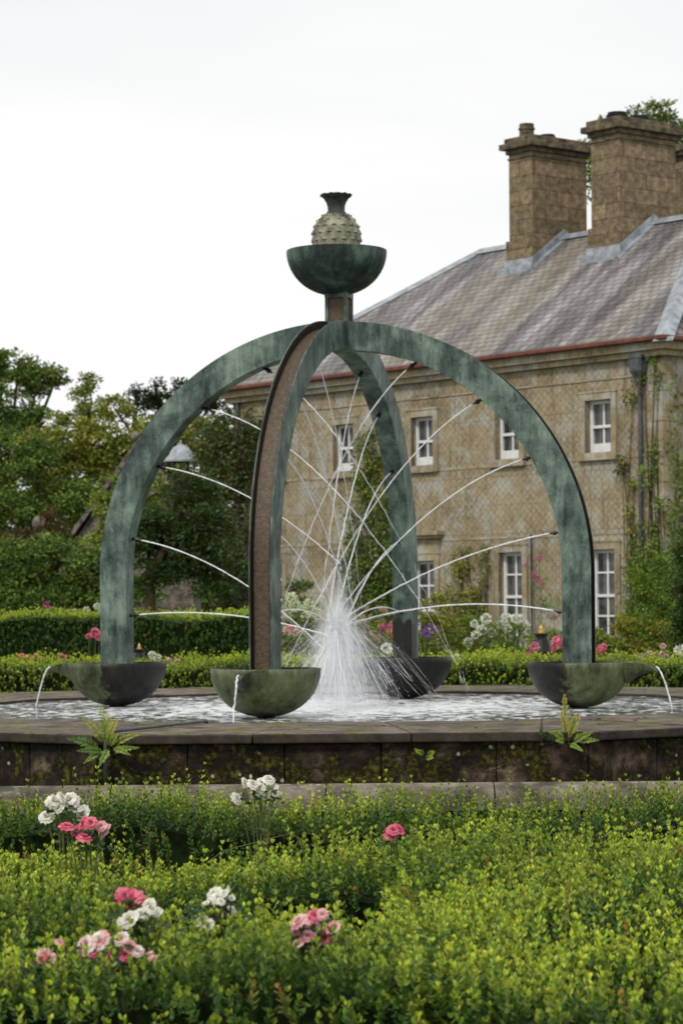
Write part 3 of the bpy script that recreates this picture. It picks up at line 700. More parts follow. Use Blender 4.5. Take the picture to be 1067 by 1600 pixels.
chimney(7.14, 7.92, RB_-.95, RB_+.82, 12.52, [(.12, .17, .34, 'cap'), (.5, .17, .16, 'dark')])
chimney(4.24, 5.14, RB_-1.0, RB_+.8, 12.5, [(.22, .22, .2, 'dark'), (.62, .22, .2, 'dark')])
g = G(); hb(g, (5.6, 6.9, 7.0), (6.5, 8.7, 12.1)); ch = build('chimney', g, M['chimney'], house, uv=True)
g = G()
for (e_, a, b) in ((.05, 12.1, 12.2), (.13, 12.2, 12.3), (.2, 12.3, 12.4), (.1, 12.4, 12.47)): hb(g, (5.6-e_, 6.9-e_, a), (6.5+e_, 8.7+e_, b-.0015))
build('cap', g, M['cap'], ch)
c_ = H(6.05, 7.4, 0); g = G(); g.lathe((c_[0], c_[1], 12.46), [(.001, 0), (.2, 0), (.2, .16), (.001, .16)], 16); build('pot', g, M['dark'], ch)
# downpipe and hopper
g = G(); p_ = H(.55, -.09, 0); g.tube([(p_[0], p_[1], .1), (p_[0], p_[1], 6.1)], .045, 10)
for zq in (1.5, 3.1, 4.7): g.tube([(p_[0], p_[1], zq), (p_[0], p_[1], zq+.07)], .06, 10)
dp = build('drainpipe', g, M['pipe'], house, smooth=True, auto=40)
g = G(); g.sweep([[H(.55+a*s_, -.1+b*s_*.7, z_) for a, b in ((-1, -1), (1, -1), (1, 1), (-1, 1))] for s_, z_ in ((.05, 6.0), (.09, 6.15), (.17, 6.3), (.17, 6.55), (.19, 6.56), (.19, 6.62))]); build('hopper', g, M['pipe'], dp)
g = G(); p_ = H(3.83, -.08, 0); g.tube([(p_[0], p_[1], .1), (p_[0], p_[1], 3.05)], .022, 8); build('drainpipe', g, M['pipe'], house, smooth=True, auto=40)
g = G(); p_ = H(14.3, -.08, 0); g.tube([(p_[0], p_[1], .1), (p_[0], p_[1], 6.6)], .045, 8); build('drainpipe', g, M['pipe'], house, smooth=True, auto=40)

# ------------------------------------------------------------------ garden pavilion far left
pv = thing('garden_pavilion', 'grey stone garden pavilion with raked gable coping behind the trees', 'pavilion', P(212, 1000, 74))
pz = lambda u, v, d: P(u, v, d)
def wallpoly(g, pts, d0, d1):
    g.sweep([[P(u, v, d0) for u, v in pts], [(P(u, v, d0)[0], P(u, v, d0)[1]+d1, P(u, v, d0)[2]) for u, v in pts]])
g = G(); wallpoly(g, [(122, 1010), (122, 838), (212, 700), (302, 838), (302, 1010)], 74, 4.5); build('wall', g, M['kerb'], pv)
g = G(); wallpoly(g, [(112, 840), (212, 703), (212, 690), (112, 829)], 73.8, 5); wallpoly(g, [(212, 703), (312, 840), (312, 829), (212, 690)], 73.8, 5); build('gable_coping', g, M['kerb'], pv)
p_ = P(212, 688, 74); g = G(); g.lathe((p_[0], p_[1], p_[2]), [(.001, -.25), (.14, -.25), (.08, -.1), (.14, -.06)] + [(max(.001, .17*math.cos(a)), .1+.17*math.sin(a)) for a in [R(x_) for x_ in range(-60, 91, 15)]], 16); build('ball', g, M['kerb'], pv, smooth=True, auto=50)
cu = thing('cupola', 'small domed lead cupola with dark posts above the shrub', 'cupola', P(283, 742, 66)); c_ = P(283, 720, 66)
g = G(); g.lathe((c_[0], c_[1], c_[2]), [(.44, -.03), (.44, 0.02), (.40, .05), (.3, .16), (.27, .24), (.2, .34), (.1, .4), (.03, .43), (.03, .52), (.001, .54)], 24); build('dome', g, M['lead'], cu, smooth=True, auto=50)
g = G()
for j in range(6):
    a = 2*PI*j/6; g.tube([(c_[0]+.34*math.cos(a), c_[1]+.34*math.sin(a), c_[2]-.45), (c_[0]+.34*math.cos(a), c_[1]+.34*math.sin(a), c_[2])], .035, 6)
g.lathe((c_[0], c_[1], c_[2]), [(.001, -2.2), (.5, -2.2), (.5, -.45), (.38, -.42), (.001, -.42)], 12); build('post_ring', g, M['dark'], cu)
pr = thing('garden_wall', 'low stone garden wall with a ball-topped pier at its left end', 'wall', P(62, 990, 70)); c_ = P(62, 833, 70)
g = G(); g.box((c_[0]-.3, 70, 0), (c_[0]+.3, 70.6, c_[2]-.1)); g.box((c_[0]-.38, 69.92, c_[2]-.1), (c_[0]+.38, 70.68, c_[2])); g.box((c_[0]+.302, 70.1, 0), (c_[0]+2.2, 70.5, c_[2]-.25)); build('pier', g, M['kerb'], pr)
g = G(); g.lathe((c_[0], 70.3, c_[2]), [(.001, 0), (.12, 0), (.1, .05)] + [(max(.001, .24*math.cos(a)), .26+.24*math.sin(a)) for a in [R(x_) for x_ in range(-60, 91, 15)]], 16); build('ball', g, M['kerb'], pr, smooth=True, auto=50)

# ------------------------------------------------------------------ trees, shrubs and climbers
DK = [(.035, .065, .016), (.045, .085, .02), (.06, .105, .022), (.085, .13, .03)]; DK = [tuple(q*1.45 for q in c_) for c_ in DK]
MID = [(.06, .105, .02), (.09, .145, .025), (.12, .18, .03), (.16, .21, .04)]; MID = [tuple(q*1.45 for q in c_) for c_ in MID]
OLV = [(.13, .15, .025), (.19, .195, .03), (.24, .23, .04), (.09, .12, .02)]; OLV = [tuple(q*1.5 for q in c_) for c_ in OLV]
CON = [(.014, .03, .012), (.022, .045, .016), (.03, .055, .018)]
BRN = [(.06, .05, .018), (.09, .06, .022), (.045, .055, .016), (.11, .06, .028), (.035, .05, .014)]
LIM = [(.16, .25, .03), (.22, .31, .04), (.11, .18, .025)]
YEL = [(.26, .24, .03), (.2, .22, .03), (.3, .2, .03), (.12, .16, .025)]
def blob_leaves(L_, u, v, ru, rv, d, n, size, pal, clump=.16, depth=.8, spread=1.0):
    c_ = np.array(P(u, v, d)); rx = ru/F*d; rz = rv/F*d; ry = rx*depth
    nc = max(8, int(n/110)); dirs = unit(RNG.normal(size=(nc, 3))); rad = RNG.uniform(.25, 1.05, (nc, 1))**.6
    cc = dirs*rad*np.array([rx, ry, rz]); shade = RNG.uniform(.65, 1.3, nc)
    cidx = RNG.integers(0, nc, n); s_ = clump*(rx+rz)*.75+size*.9
    off = unit(RNG.normal(size=(n, 3)))*RNG.uniform(.2, 1, (n, 1))*s_*np.array([1.3, 1.2, .7])
    B = c_+cc[cidx]+off; keep = B[:, 2] > .02; 
    D = unit(off)+RNG.normal(size=(n, 3))*.6+np.array([0, 0, .25])
    Cc = cols(n, pal)*shade[cidx][:, None]
    L_.add(B[keep], D[keep], size*RNG.uniform(.6, 1.3, n)[keep], size*.62*RNG.uniform(.7, 1.2, n)[keep], Cc[keep])
    return [tuple(c_+q) for q in cc]
def tree(name, label, cat, d, blobs, size, pal, dens=1.0, trunk=None, group=None, mat='leaf_dull', clump=.16, tr=.12, core=True, twigs=True, part_name='crown', depth=.8, satellites=True):
    u0, v0 = blobs[0][:2]; bx = P(trunk if trunk is not None else u0, 950, d)[0]; t = thing(name, label, cat, (bx, d, 0), group)
    L_ = Leaves(); tips = []; extra = []
    for b in blobs:
        for _ in range(3 if b[2] > 18 else 1):
            q = random.uniform(0, 2*PI); f = random.uniform(.65, 1.0); k_ = random.uniform(.3, .5); extra.append((b[0]+b[2]*f*math.cos(q), b[1]+b[3]*f*math.sin(q)*.9, b[2]*k_, b[3]*k_, *b[4:]))
    for b in list(blobs)+(extra if satellites else []):
        area = (b[2]/F*d)*(b[3]/F*d)*PI; n = int(dens*area/(size*size)*13)
        tips += [(q, b) for q in blob_leaves(L_, *b[:4], d, n, size, b[4] if len(b) > 4 else pal, clump, depth)]
    L_.build(part_name, M[mat], t)
    if trunk is not None:
        g = G(); zt = max(P(b[0], b[1], d)[2] for b in blobs); zb = min(P(b[0], b[1]+b[3], d)[2] for b in blobs)
        pts = [(bx, d, 0), (bx+.02, d, max(.3, zb*.6)), (bx-.03, d, max(.5, zb+.2*(zt-zb)))]; g.tube(pts, [tr*1.3, tr, tr*.8], 8)
        top = Vector(pts[-1])
        for b in blobs:
            c_ = Vector(P(b[0], b[1], d)); m_ = top.lerp(c_, .5)+Vector((random.gauss(0, .1), random.gauss(0, .1), .1)); g.tube([top, m_, c_], [tr*.5, tr*.32, tr*.18], 6)
            if twigs:
                for q, bb in tips:
                    if bb is b and random.random() < .6:
                        q = Vector(q); mm_ = c_.lerp(q, .5)+Vector((0, 0, -.05)); g.tube([c_, mm_, q], [tr*.14, tr*.09, tr*.04], 4, cap=False)
        build('trunk', g, M['twig'], t)
    return t
TG = 'trees behind the garden on the left'
tree('broadleaf_tree', 'large dark green tree at the left edge, tallest on that side', 'tree', 90, [(-15, 620, 55, 75), (28, 590, 42, 42), (62, 585, 28, 24, MID), (88, 592, 22, 14, MID), (5, 560, 25, 20, MID), (10, 720, 75, 70), (-20, 790, 75, 60), (50, 660, 30, 30), (-90, 640, 60, 100), (-80, 780, 70, 80)], .14, DK+MID, 1.0, trunk=5, group=TG, tr=.25)
tree('broadleaf_tree', 'slender wispy tree rising above the olive crowns left of the arch', 'tree', 100, [(140, 598, 16, 16), (133, 625, 20, 18), (128, 655, 32, 22), (160, 640, 12, 22)], .13, OLV+MID, .9, trunk=140, group=TG)
tree('willow_tree', 'broad yellow-olive tree filling the space left of the left rib', 'tree', 84, [(105, 700, 55, 50), (165, 690, 42, 48), (120, 750, 65, 50), (70, 720, 40, 45), (190, 740, 40, 60, MID), (90, 780, 60, 40, MID)], .13, OLV, 1.0, trunk=120, group=TG, tr=.2)
tree('willow_tree', 'olive tree seen through the left arch above the laurel', 'tree', 86, [(240, 690, 45, 45), (285, 690, 40, 45), (215, 720, 30, 50), (250, 750, 50, 40), (180, 640, 28, 18), (320, 690, 30, 40)], .13, OLV, 1.0, trunk=250, group=TG, tr=.2)
tree('conifer', 'small dark pointed conifer left of the left rib on the skyline', 'tree', 118, [(214, 618, 12, 16), (216, 640, 18, 16)], .16, CON, 1.2, trunk=215, group='dark conifers on the skyline')
tree('conifer', 'dark wide conifer on the skyline behind the left rib', 'tree', 118, [(245, 612, 14, 16), (252, 640, 26, 24), (285, 618, 22, 24), (305, 640, 30, 30), (330, 625, 20, 26)], .17, CON, 1.2, trunk=275, group='dark conifers on the skyline')
tree('broadleaf_tree', 'shadowy tree low between the big left tree and olive crowns', 'tree', 82, [(60, 740, 35, 60), (90, 800, 60, 40), (150, 800, 60, 55), (25, 800, 50, 40), (200, 790, 45, 60), (250, 800, 50, 60), (330, 800, 50, 80), (60, 880, 90, 60), (360, 720, 40, 60)], .13, MID+DK, 1.1, trunk=100, group=TG)
tree('shrub', 'reddish-leaved shrub by the ball-topped pier', 'shrub', 56, [(72, 815, 16, 22), (55, 838, 30, 14), (92, 835, 14, 18), (30, 842, 24, 12)], .09, [(.09, .035, .02), (.12, .05, .025), (.06, .05, .02)], .6, trunk=70)
tree('shrub', 'wide green shrub mass behind the yew hedge at far left', 'shrub', 50, [(20, 880, 70, 50), (95, 880, 60, 48), (50, 925, 90, 35), (140, 905, 45, 50), (168, 885, 32, 40), (-50, 890, 60, 60), (150, 925, 50, 30), (205, 930, 40, 30)], .085, MID+DK, 1.0, trunk=60)
tree('laurel_tree', 'bushy dark green laurel on a short trunk inside the left arch', 'tree', 43, [(285, 805, 58, 62), (265, 860, 62, 50), (320, 850, 48, 60), (345, 900, 45, 45), (250, 905, 40, 35), (300, 760, 38, 30), (235, 830, 30, 45)], .075, [(.02, .05, .012), (.03, .065, .015), (.045, .085, .02), (.06, .1, .025)], .9, trunk=236, mat='leaf', tr=.1)
tree('tree', 'green treetop showing behind the tall right-hand chimneys', 'tree', 84, [(1028, 176, 26, 20), (985, 185, 30, 14), (950, 187, 9, 9), (1055, 215, 22, 28), (925, 285, 14, 60), (945, 240, 30, 40), (1000, 260, 50, 60), (1065, 260, 30, 60)], .13, MID, .9, trunk=1010, tr=.2)
tree('shrub', 'loose olive shrub half hiding the pavilion gable', 'shrub', 62, [(165, 795, 26, 24, OLV+MID), (190, 760, 18, 24, MID), (150, 835, 30, 22), (200, 810, 28, 40), (245, 770, 26, 30)], .1, MID+OLV, .8, trunk=175)
# far hedge-row of trees
L_ = Leaves()
for x_ in range(-60, 62, 3):
    h_ = random.uniform(3, 6.5); n = 1500; B = np.array([x_, 150, h_*.5])+RNG.normal(size=(n, 3))*np.array([1.6, 1.2, h_*.28]); L_.add(B, RNG.normal(size=(n, 3)), .5, .4, cols(n, DK+MID))
fw_ = L_.build('far_wood', M['leaf_dull'], loc=(0, 150, 0)); meta(fw_, 'distant belt of woodland behind everything', 'wood', kind='stuff')
# climbers
def on_wall(t, z, n=-.15): return H(t, n, z)
def climber(name, label, patches, size, pal, dens=1.0, flowers=None):
    """patches: (t, z, rt, rz, n leaves factor); leaves hug the wall"""
    t0 = patches[0][0]; b = H(t0, -.2, 0); t_ = thing(name, label, 'climbing plant', b); L_ = Leaves(); g = G()
    for (t, z, rt, rz, f, *pp) in patches:
        n = int(dens*f*rt*rz*PI/(size*size)*5.5); nc = max(5, n//60)
        a = RNG.uniform(0, 2*PI, nc); q = np.sqrt(RNG.uniform(0, 1, nc)); ct = t+rt*q*np.cos(a); cz = z+rz*q*np.sin(a); cn = -RNG.uniform(.05, .28 if f > .5 else .12, nc)*(1.6 if f >= 1 else 1)
        ci = RNG.integers(0, nc, n); s_ = .12*(rt+rz)*.6+size
        tt = ct[ci]+RNG.normal(size=n)*s_*.5; zz = np.maximum(.03, cz[ci]+RNG.normal(size=n)*s_*.6); nn = np.minimum(-.03, cn[ci]+RNG.normal(size=n)*.07)
        B = np.stack([HC[0]+Lx*tt+Nx*nn, HC[1]+Ly*tt+Ny*nn, zz], 1); D = RNG.normal(size=(n, 3))*.7+np.array([-Nx*.5, -Ny*.5, -.4])
        L_.add(B, D, size*RNG.uniform(.6, 1.3, n), size*.7*RNG.uniform(.7, 1.2, n), cols(n, pp[0] if pp else pal)*RNG.uniform(.75, 1.25, nc)[ci][:, None])
        for i in range(min(nc, 14)):
            p_ = H(ct[i], -.05, cz[i]); m_ = H((ct[i]+t)/2+random.gauss(0, .1), -.04, cz[i]*.6); g.tube([H(t0+random.gauss(0, .1), -.05, 0), m_, p_], [.012, .008, .004], 5, cap=False)
    L_.build('foliage', M['leaf'], t_); build('stem', g, M['twig'], t_)
    return t_
climber('climber', 'thick dark green and gold climber on the wall behind the jets', [(9.25, 3.2, .62, 2.1, .8), (9.1, 1.6, 1.0, 1.5, 1), (8.5, 2.4, .6, 1.6, .8), (9.2, 5.0, .35, .6, .5), (9.0, 4.4, .5, .7, .7, OLV), (8.7, 4.6, .3, .5, .5, YEL+OLV), (9.6, .9, .8, .9, 1)], .085, MID+DK)
climber('climbing_rose', 'olive climbing rose between the door and the ground-floor window', [(5.9, 1.9, .6, .7, .55, OLV), (6.2, 1.0, .5, 1.0, .8), (5.6, 1.2, .3, .9, .6), (6.1, 2.5, .35, .4, .35, OLV), (5.4, 2.5, .25, .4, .3)], .07, MID+OLV)
climber('climber', 'sparse green vine creeping round the drainpipe at the house corner', [(.3, 6.2, .35, .4, .35), (.95, 5.3, .3, 1.2, .22, OLV+BRN), (.85, 3.6, .3, .6, .3, OLV), (.15, 5.2, .2, .8, .25), (.1, 3.9, .3, .5, .55, LIM), (.2, 2.6, .45, .9, .6), (.45, 1.4, .45, 1.1, .8), (.1, 1.4, .5, 1.3, .9), (.85, 2.3, .2, .7, .25, LIM), (-.2, 2.8, .2, 1.5, .5)], .07, MID+LIM)
climber('creeper', 'brown-green creeper smothering the far left end of the house', [(13.9, 5.2, .9, 1.1, 1), (14.5, 4.2, .6, 1.5, 1), (14.6, 2.4, .5, 1.6, .9), (13.2, 5.7, .7, .5, .6), (14.2, 3.0, .4, 1.4, .4), (14.9, 5.3, .5, 1.0, 1), (15.3, 4.4, .6, 1.3, 1), (15.8, 3.2, .7, 1.4, 1), (14.2, 6.0, .7, .5, .9), (15.0, 5.9, .6, .6, 1), (13.6, 4.6, .5, 1.2, .5)], .1, BRN+DK)
# vine on the gable side to the right
L_ = Leaves(); n = 9000; nn = RNG.uniform(0, 3, n); zz = RNG.uniform(.1, 6.2, n)**1.0; keep = RNG.uniform(0, 1, n) < (1.15-zz/7)*(.4+.6*(np.sin(nn*5+zz*3) > -.2)); nn, zz = nn[keep], zz[keep]; m_ = len(nn); tt = -RNG.uniform(.03, .3, m_)
B = np.stack([HC[0]+Lx*tt+Nx*nn, HC[1]+Ly*tt+Ny*nn, zz], 1); t_ = thing('climber', 'vine covering the end wall right of the house corner', 'climbing plant', H(-.1, 1.0, 0))
L_.add(B, RNG.normal(size=(m_, 3))+np.array([0, -.5, -.4]), .09, .07, cols(m_, MID+LIM)); L_.build('foliage', M['leaf'], t_)
g = G()
for i in range(9): q = random.uniform(.1, 2.8); g.tube([H(-.05, q, 0), H(-.05, q+random.gauss(0, .2), 2), H(-.05, q+random.gauss(0, .3), random.uniform(3, 5))], [.025, .015, .008], 5)
build('stem', g, M['twig'], t_)

# bushes and beds in front of the house
tree('yew_bush', 'tall dark clipped yew at the right edge of the photo', 'shrub', 40, [(1066, 930, 18, 75), (1080, 870, 26, 60), (1062, 990, 22, 50), (1085, 980, 30, 60)], .05, CON+DK, 1.2, trunk=1075)
tree('perennial_bush', 'yellow-green leafy perennials right of the right rib', 'shrub', 43, [(955, 1000, 32, 26, YEL+MID), (1000, 1000, 28, 30, YEL+LIM), (1030, 1005, 25, 30), (925, 1010, 22, 26, LIM), (975, 975, 12, 20, YEL)], .06, YEL+MID, .8)
tree('perennial_bush', 'pale green foliage clump between the drainpipe and the right rib', 'shrub', 46, [(1018, 955, 28, 45, LIM+MID), (1000, 915, 12, 40, LIM), (1028, 900, 16, 40, MID), (1040, 960, 22, 40, MID), (985, 975, 16, 25, LIM)], .06, LIM, .7)
tree('perennial_bush', 'mixed green border plants behind the jets', 'shrub', 45, [(480, 985, 35, 40), (540, 1000, 40, 35), (600, 1000, 40, 40), (465, 930, 22, 25, DK), (650, 1010, 30, 32), (700, 1000, 28, 35, OLV), (680, 960, 22, 30, OLV)], .06, MID+OLV, .8)
tree('perennial_bush', 'bright green plants between hydrangea and climbing rose', 'shrub', 44, [(735, 1000, 28, 38), (760, 1005, 25, 30), (860, 1010, 40, 24), (900, 1005, 26, 30)], .06, MID+LIM, .8)
tree('perennial_bush', 'dark plum-leaved bush at the foot of the creeper', 'shrub', 45, [(368, 930, 24, 30), (392, 950, 22, 30)], .07, [(.035, .012, .02), (.05, .03, .02), (.03, .05, .02)], .8)

# flowers --------------------------------------------------------------
def petal_ball(L_, c_, r_, pal, n=70):
    d_ = unit(RNG.normal(size=(n, 3))); L_.add(np.array(c_)+d_*r_*.75, d_+RNG.normal(size=(n, 3))*.5, r_*.55, r_*.5, cols(n, pal, .1))
WH = [(.75, .74, .66), (.8, .8, .72), (.66, .68, .5)]; PK = [(.75, .2, .3), (.8, .35, .42), (.68, .12, .22)]; LPK = [(.82, .5, .52), (.8, .62, .6), (.75, .36, .42)]
def flowerbush(name, label, cat, d, heads, r_, pal, foliage=None, group=None, hn='flower_head', stems=True):
    us = [h[0] for h in heads]; b = P(sum(us)/len(us), 950, d); t = thing(name, label, cat, (b[0], d, 0), group)
    for (u, v, *s_) in heads:
        sc = s_[0] if s_ else 1; dd = d+random.uniform(-.15, .15); L_ = Leaves(); petal_ball(L_, P(u, v, dd), r_*sc, pal, 80); L_.build(hn, M['petal'], t)
    g = G()
    for (u, v, *s_) in heads:
        p_ = P(u, v+2, d); g.tube([(b[0]+(p_[0]-b[0])*.5, d, 0), (p_[0]*.5+b[0]*.5+(p_[0]-b[0])*.35, d, p_[2]*.6), p_], [.01, .008, .005], 5)
    build('stem', g, M['stem'], t)
    if foliage:
        L_ = Leaves()
        for f in foliage: blob_leaves(L_, *f[:4], d, int(f[4]), .05, f[5] if len(f) > 5 else MID)
        L_.build('foliage', M['leaf'], t)
    return t
flowerbush('hydrangea', 'round hydrangea bush covered in cream-white flower heads', 'hydrangea', 42,
    [(u+random.uniform(-4, 4), v+random.uniform(-3, 3), random.uniform(.8, 1.15)) for u, v in ((762, 968), (778, 975), (750, 982), (768, 988), (790, 970), (803, 965), (815, 968), (823, 975), (795, 982), (780, 995), (742, 990), (810, 980), (755, 1000), (735, 1003), (800, 996), (770, 1005), (820, 990), (740, 975), (786, 962), (808, 1004))], .075, WH, [(780, 1000, 45, 30, 2200), (800, 1010, 35, 25, 1200), (755, 1010, 30, 20, 900, YEL+MID)])
flowerbush('hydrangea', 'white ball-headed hydrangea seen left of the splash', 'hydrangea', 42, [(456, 935, 1.2), (462, 947, 1.2), (482, 944, 1.1), (470, 952, .9), (495, 955, .8), (458, 960, .9), (478, 962), (450, 946, .8), (488, 968)], .075, [(.62, .68, .42), (.75, .78, .6)], [(470, 985, 35, 30, 1800)])
flowerbush('phlox', 'apricot and peach phlox behind the spray', 'flowers', 43, [(560+random.uniform(0, 60), 950+random.uniform(0, 50), random.uniform(.5, .9)) for _ in range(26)], .06, [(.6, .36, .2), (.7, .45, .3), (.5, .3, .2)])
flowerbush('phlox', 'magenta phlox left of the rear rib', 'flowers', 42, [(598, 980, .9), (608, 978, .9), (596, 984, .7)], .05, [(.5, .05, .25), (.6, .1, .35)])
flowerbush('phlox', 'purple and violet flowers right of the rear rib', 'flowers', 42, [(665, 985), (668, 992), (661, 990, .8), (680, 983, .8), (672, 978, .7)], .05, [(.3, .1, .4), (.2, .15, .5), (.4, .08, .35)])
flowerbush('mallow', 'tall pink mallow spikes against the wall beside the window', 'flowers', 50, [(842, 872, .9), (838, 905, 1.1), (846, 910, .9), (822, 883, .7), (834, 898, .7), (866, 965, .7)], .06, [(.5, .1, .25), (.6, .2, .3)], [(860, 960, 14, 50, 420), (845, 930, 10, 30, 200)])
flowerbush('rose', 'single magenta bloom behind the hedge at far left', 'rose', 44, [(72, 945, .9), (76, 949, .8)], .05, [(.5, .05, .3)])
flowerbush('rose', 'white blooms above the yew hedge beside the left rib', 'rose', 39, [(136, 953), (152, 948), (118, 955, .7), (156, 956, .8)], .05, WH)
BG = 'roses in the low hedge behind the basin'
def bg_rose(label, heads, pal, r_=.045): flowerbush('rose', label, 'rose', 32.2, heads, r_, pal, group=BG, hn='bloom')
bg_rose('cluster of small pink roses at the far left behind the basin', [(35, 1027), (45, 1029), (50, 1034), (57, 1027), (64, 1030), (98, 1028, 1.2), (79, 1040)], PK)
bg_rose('taller rose with pink blooms in front of the dark yew', [(149, 989, 1.3), (139, 994, .8), (155, 995)], PK)
bg_rose('white roses just right of the left bowl', [(238, 1024, 1.1), (247, 1028)], WH)
bg_rose('two salmon-pink roses between left and front bowls', [(264, 1033), (277, 1036, 1.1)], LPK)
bg_rose('large pink rose between spray and front rib', [(450, 985, 1.3), (456, 983, 1.2), (462, 988, 1.0)], PK+WH)
bg_rose('bright white rose just left of the rear bowl', [(604, 1013, 1.4)], [(.85, .84, .76)])
bg_rose('white rose just right of the rear bowl', [(713, 1028, 1.1)], WH)
bg_rose('big pink roses touching the left side of the right rib', [(871, 1001, 1.5), (877, 1005, 1.4), (867, 1006, 1.2), (835, 1011, 1.3), (826, 1023, .7), (798, 1027, 1.1), (864, 1014, .8)], PK)
bg_rose('pink roses just right of the right rib', [(938, 1014, 1.2), (942, 1011, 1.0), (935, 1017)], PK)
bg_rose('small pink and white roses toward the right edge', [(1002, 1026), (1035, 1010, .8), (1033, 1024), (1039, 1028, 1.1), (1015, 1022, .9)], PK+WH)
bg_rose('big white rose at the right edge beside the yew', [(1061, 1016, 1.5), (1066, 1018, 1.5)], WH)
# garden lanterns
def lantern(u, v, d, label, sc=1):
    c_ = P(u, v, d); t = thing('lantern', label, 'lantern', (c_[0], c_[1], 0), 'black garden lanterns with gold finials'); x, y, z = c_
    g = G(); g.lathe((x, y, z), [(.001, -.55*sc), (.05, -.55*sc), (.045, -.3*sc), (.19*sc, -.3*sc), (.2*sc, -.24*sc), (.17*sc, -.2*sc), (.12*sc, -.06*sc), (.09*sc, -.03*sc), (.09*sc, 0), (.11*sc, .01), (.11*sc, .03), (.001, .035)], 8); build('lamp_housing', g, M['dark'], t)
    g = G(); g.lathe((x, y, z+.03), [(.05*sc, 0), (.055*sc, .02*sc), (.03*sc, .05*sc), (.04*sc, .07*sc), (.02*sc, .1*sc), (.001, .14*sc)], 10); build('finial', g, M['gold'], t, smooth=True)
    g = G(); g.tube([(x, y, 0), (x, y, z-.5*sc)], .035, 8); build('post', g, M['dark'], t)
lantern(845, 993, 38, 'black lantern with gold finial left of the right rib', 1.0)
lantern(218, 1018, 33.5, 'black lantern with gold finial behind the left bowl', .6)

# ------------------------------------------------------------------ hedges
def shoots(L_, B, N, h, leaf, K=5, pal_old=((.026, .08, .014), (.055, .145, .025)), pal_new=((.60, .65, .065), (.40, .55, .05)), tipbias=1.0, stems=None, hexa=True):
    """B base points, N directions, h heights: whorled box shoots with opposite leaves"""
    n = len(B); po, pn = np.array(pal_old), np.array(pal_new)
    ux = unit(np.cross(N, RNG.normal(size=(n, 3)))); uy = np.cross(N, ux); vig = RNG.uniform(.0, 1., (n, 1))
    pv = np.clip(1+.3*(np.sin(B[:, 0]*2.3+B[:, 1]*1.7)+np.sin(B[:, 0]*5.7-B[:, 1]*3.9+1)*.7), .45, 1.4)[:, None]; rus = (RNG.uniform(0, 1, (n, 1)) < .008)*1.
    for k_ in range(K):
        f = (k_+.6)/K; base = B+N*(h*f)[:, None]
        ang = RNG.uniform(0, PI, n); 
        for s_ in (0, 1, 2, 3) if k_ == K-1 else (0, 1):
            a = ang+PI*s_ if s_ < 2 else ang+PI/2+PI*s_
            out = ux*np.cos(a)[:, None]+uy*np.sin(a)[:, None]; lift = .75+.9*f+(.8 if s_ > 1 else 0)
            D = out+N*lift+RNG.normal(size=(n, 3))*.22
            sz = leaf*(1.05-.35*f)*RNG.uniform(.75, 1.2, n)
            m_ = np.clip((f**1.9)*(.5+.8*vig)*tipbias*pv+RNG.normal(size=(n, 1))*.12, 0, 1)
            c_ = po[RNG.integers(0, len(po), n)]*(1-m_)+pn[RNG.integers(0, len(pn), n)]*m_; c_ *= RNG.uniform(.75, 1.3, (n, 1)); c_ = c_*(1-rus*f)+np.array([[.4, .2, .05]])*rus*f
            L_.add(base, D, sz, sz*.54, c_, hexa=hexa, S_=N, cup=.12)
def hsurf(x, y, zt): return zt+.03*np.sin(x*2.1+y*1.3)+.026*np.sin(x*4.3-y*2.6+1)+.014*np.sin(x*9+y*7)
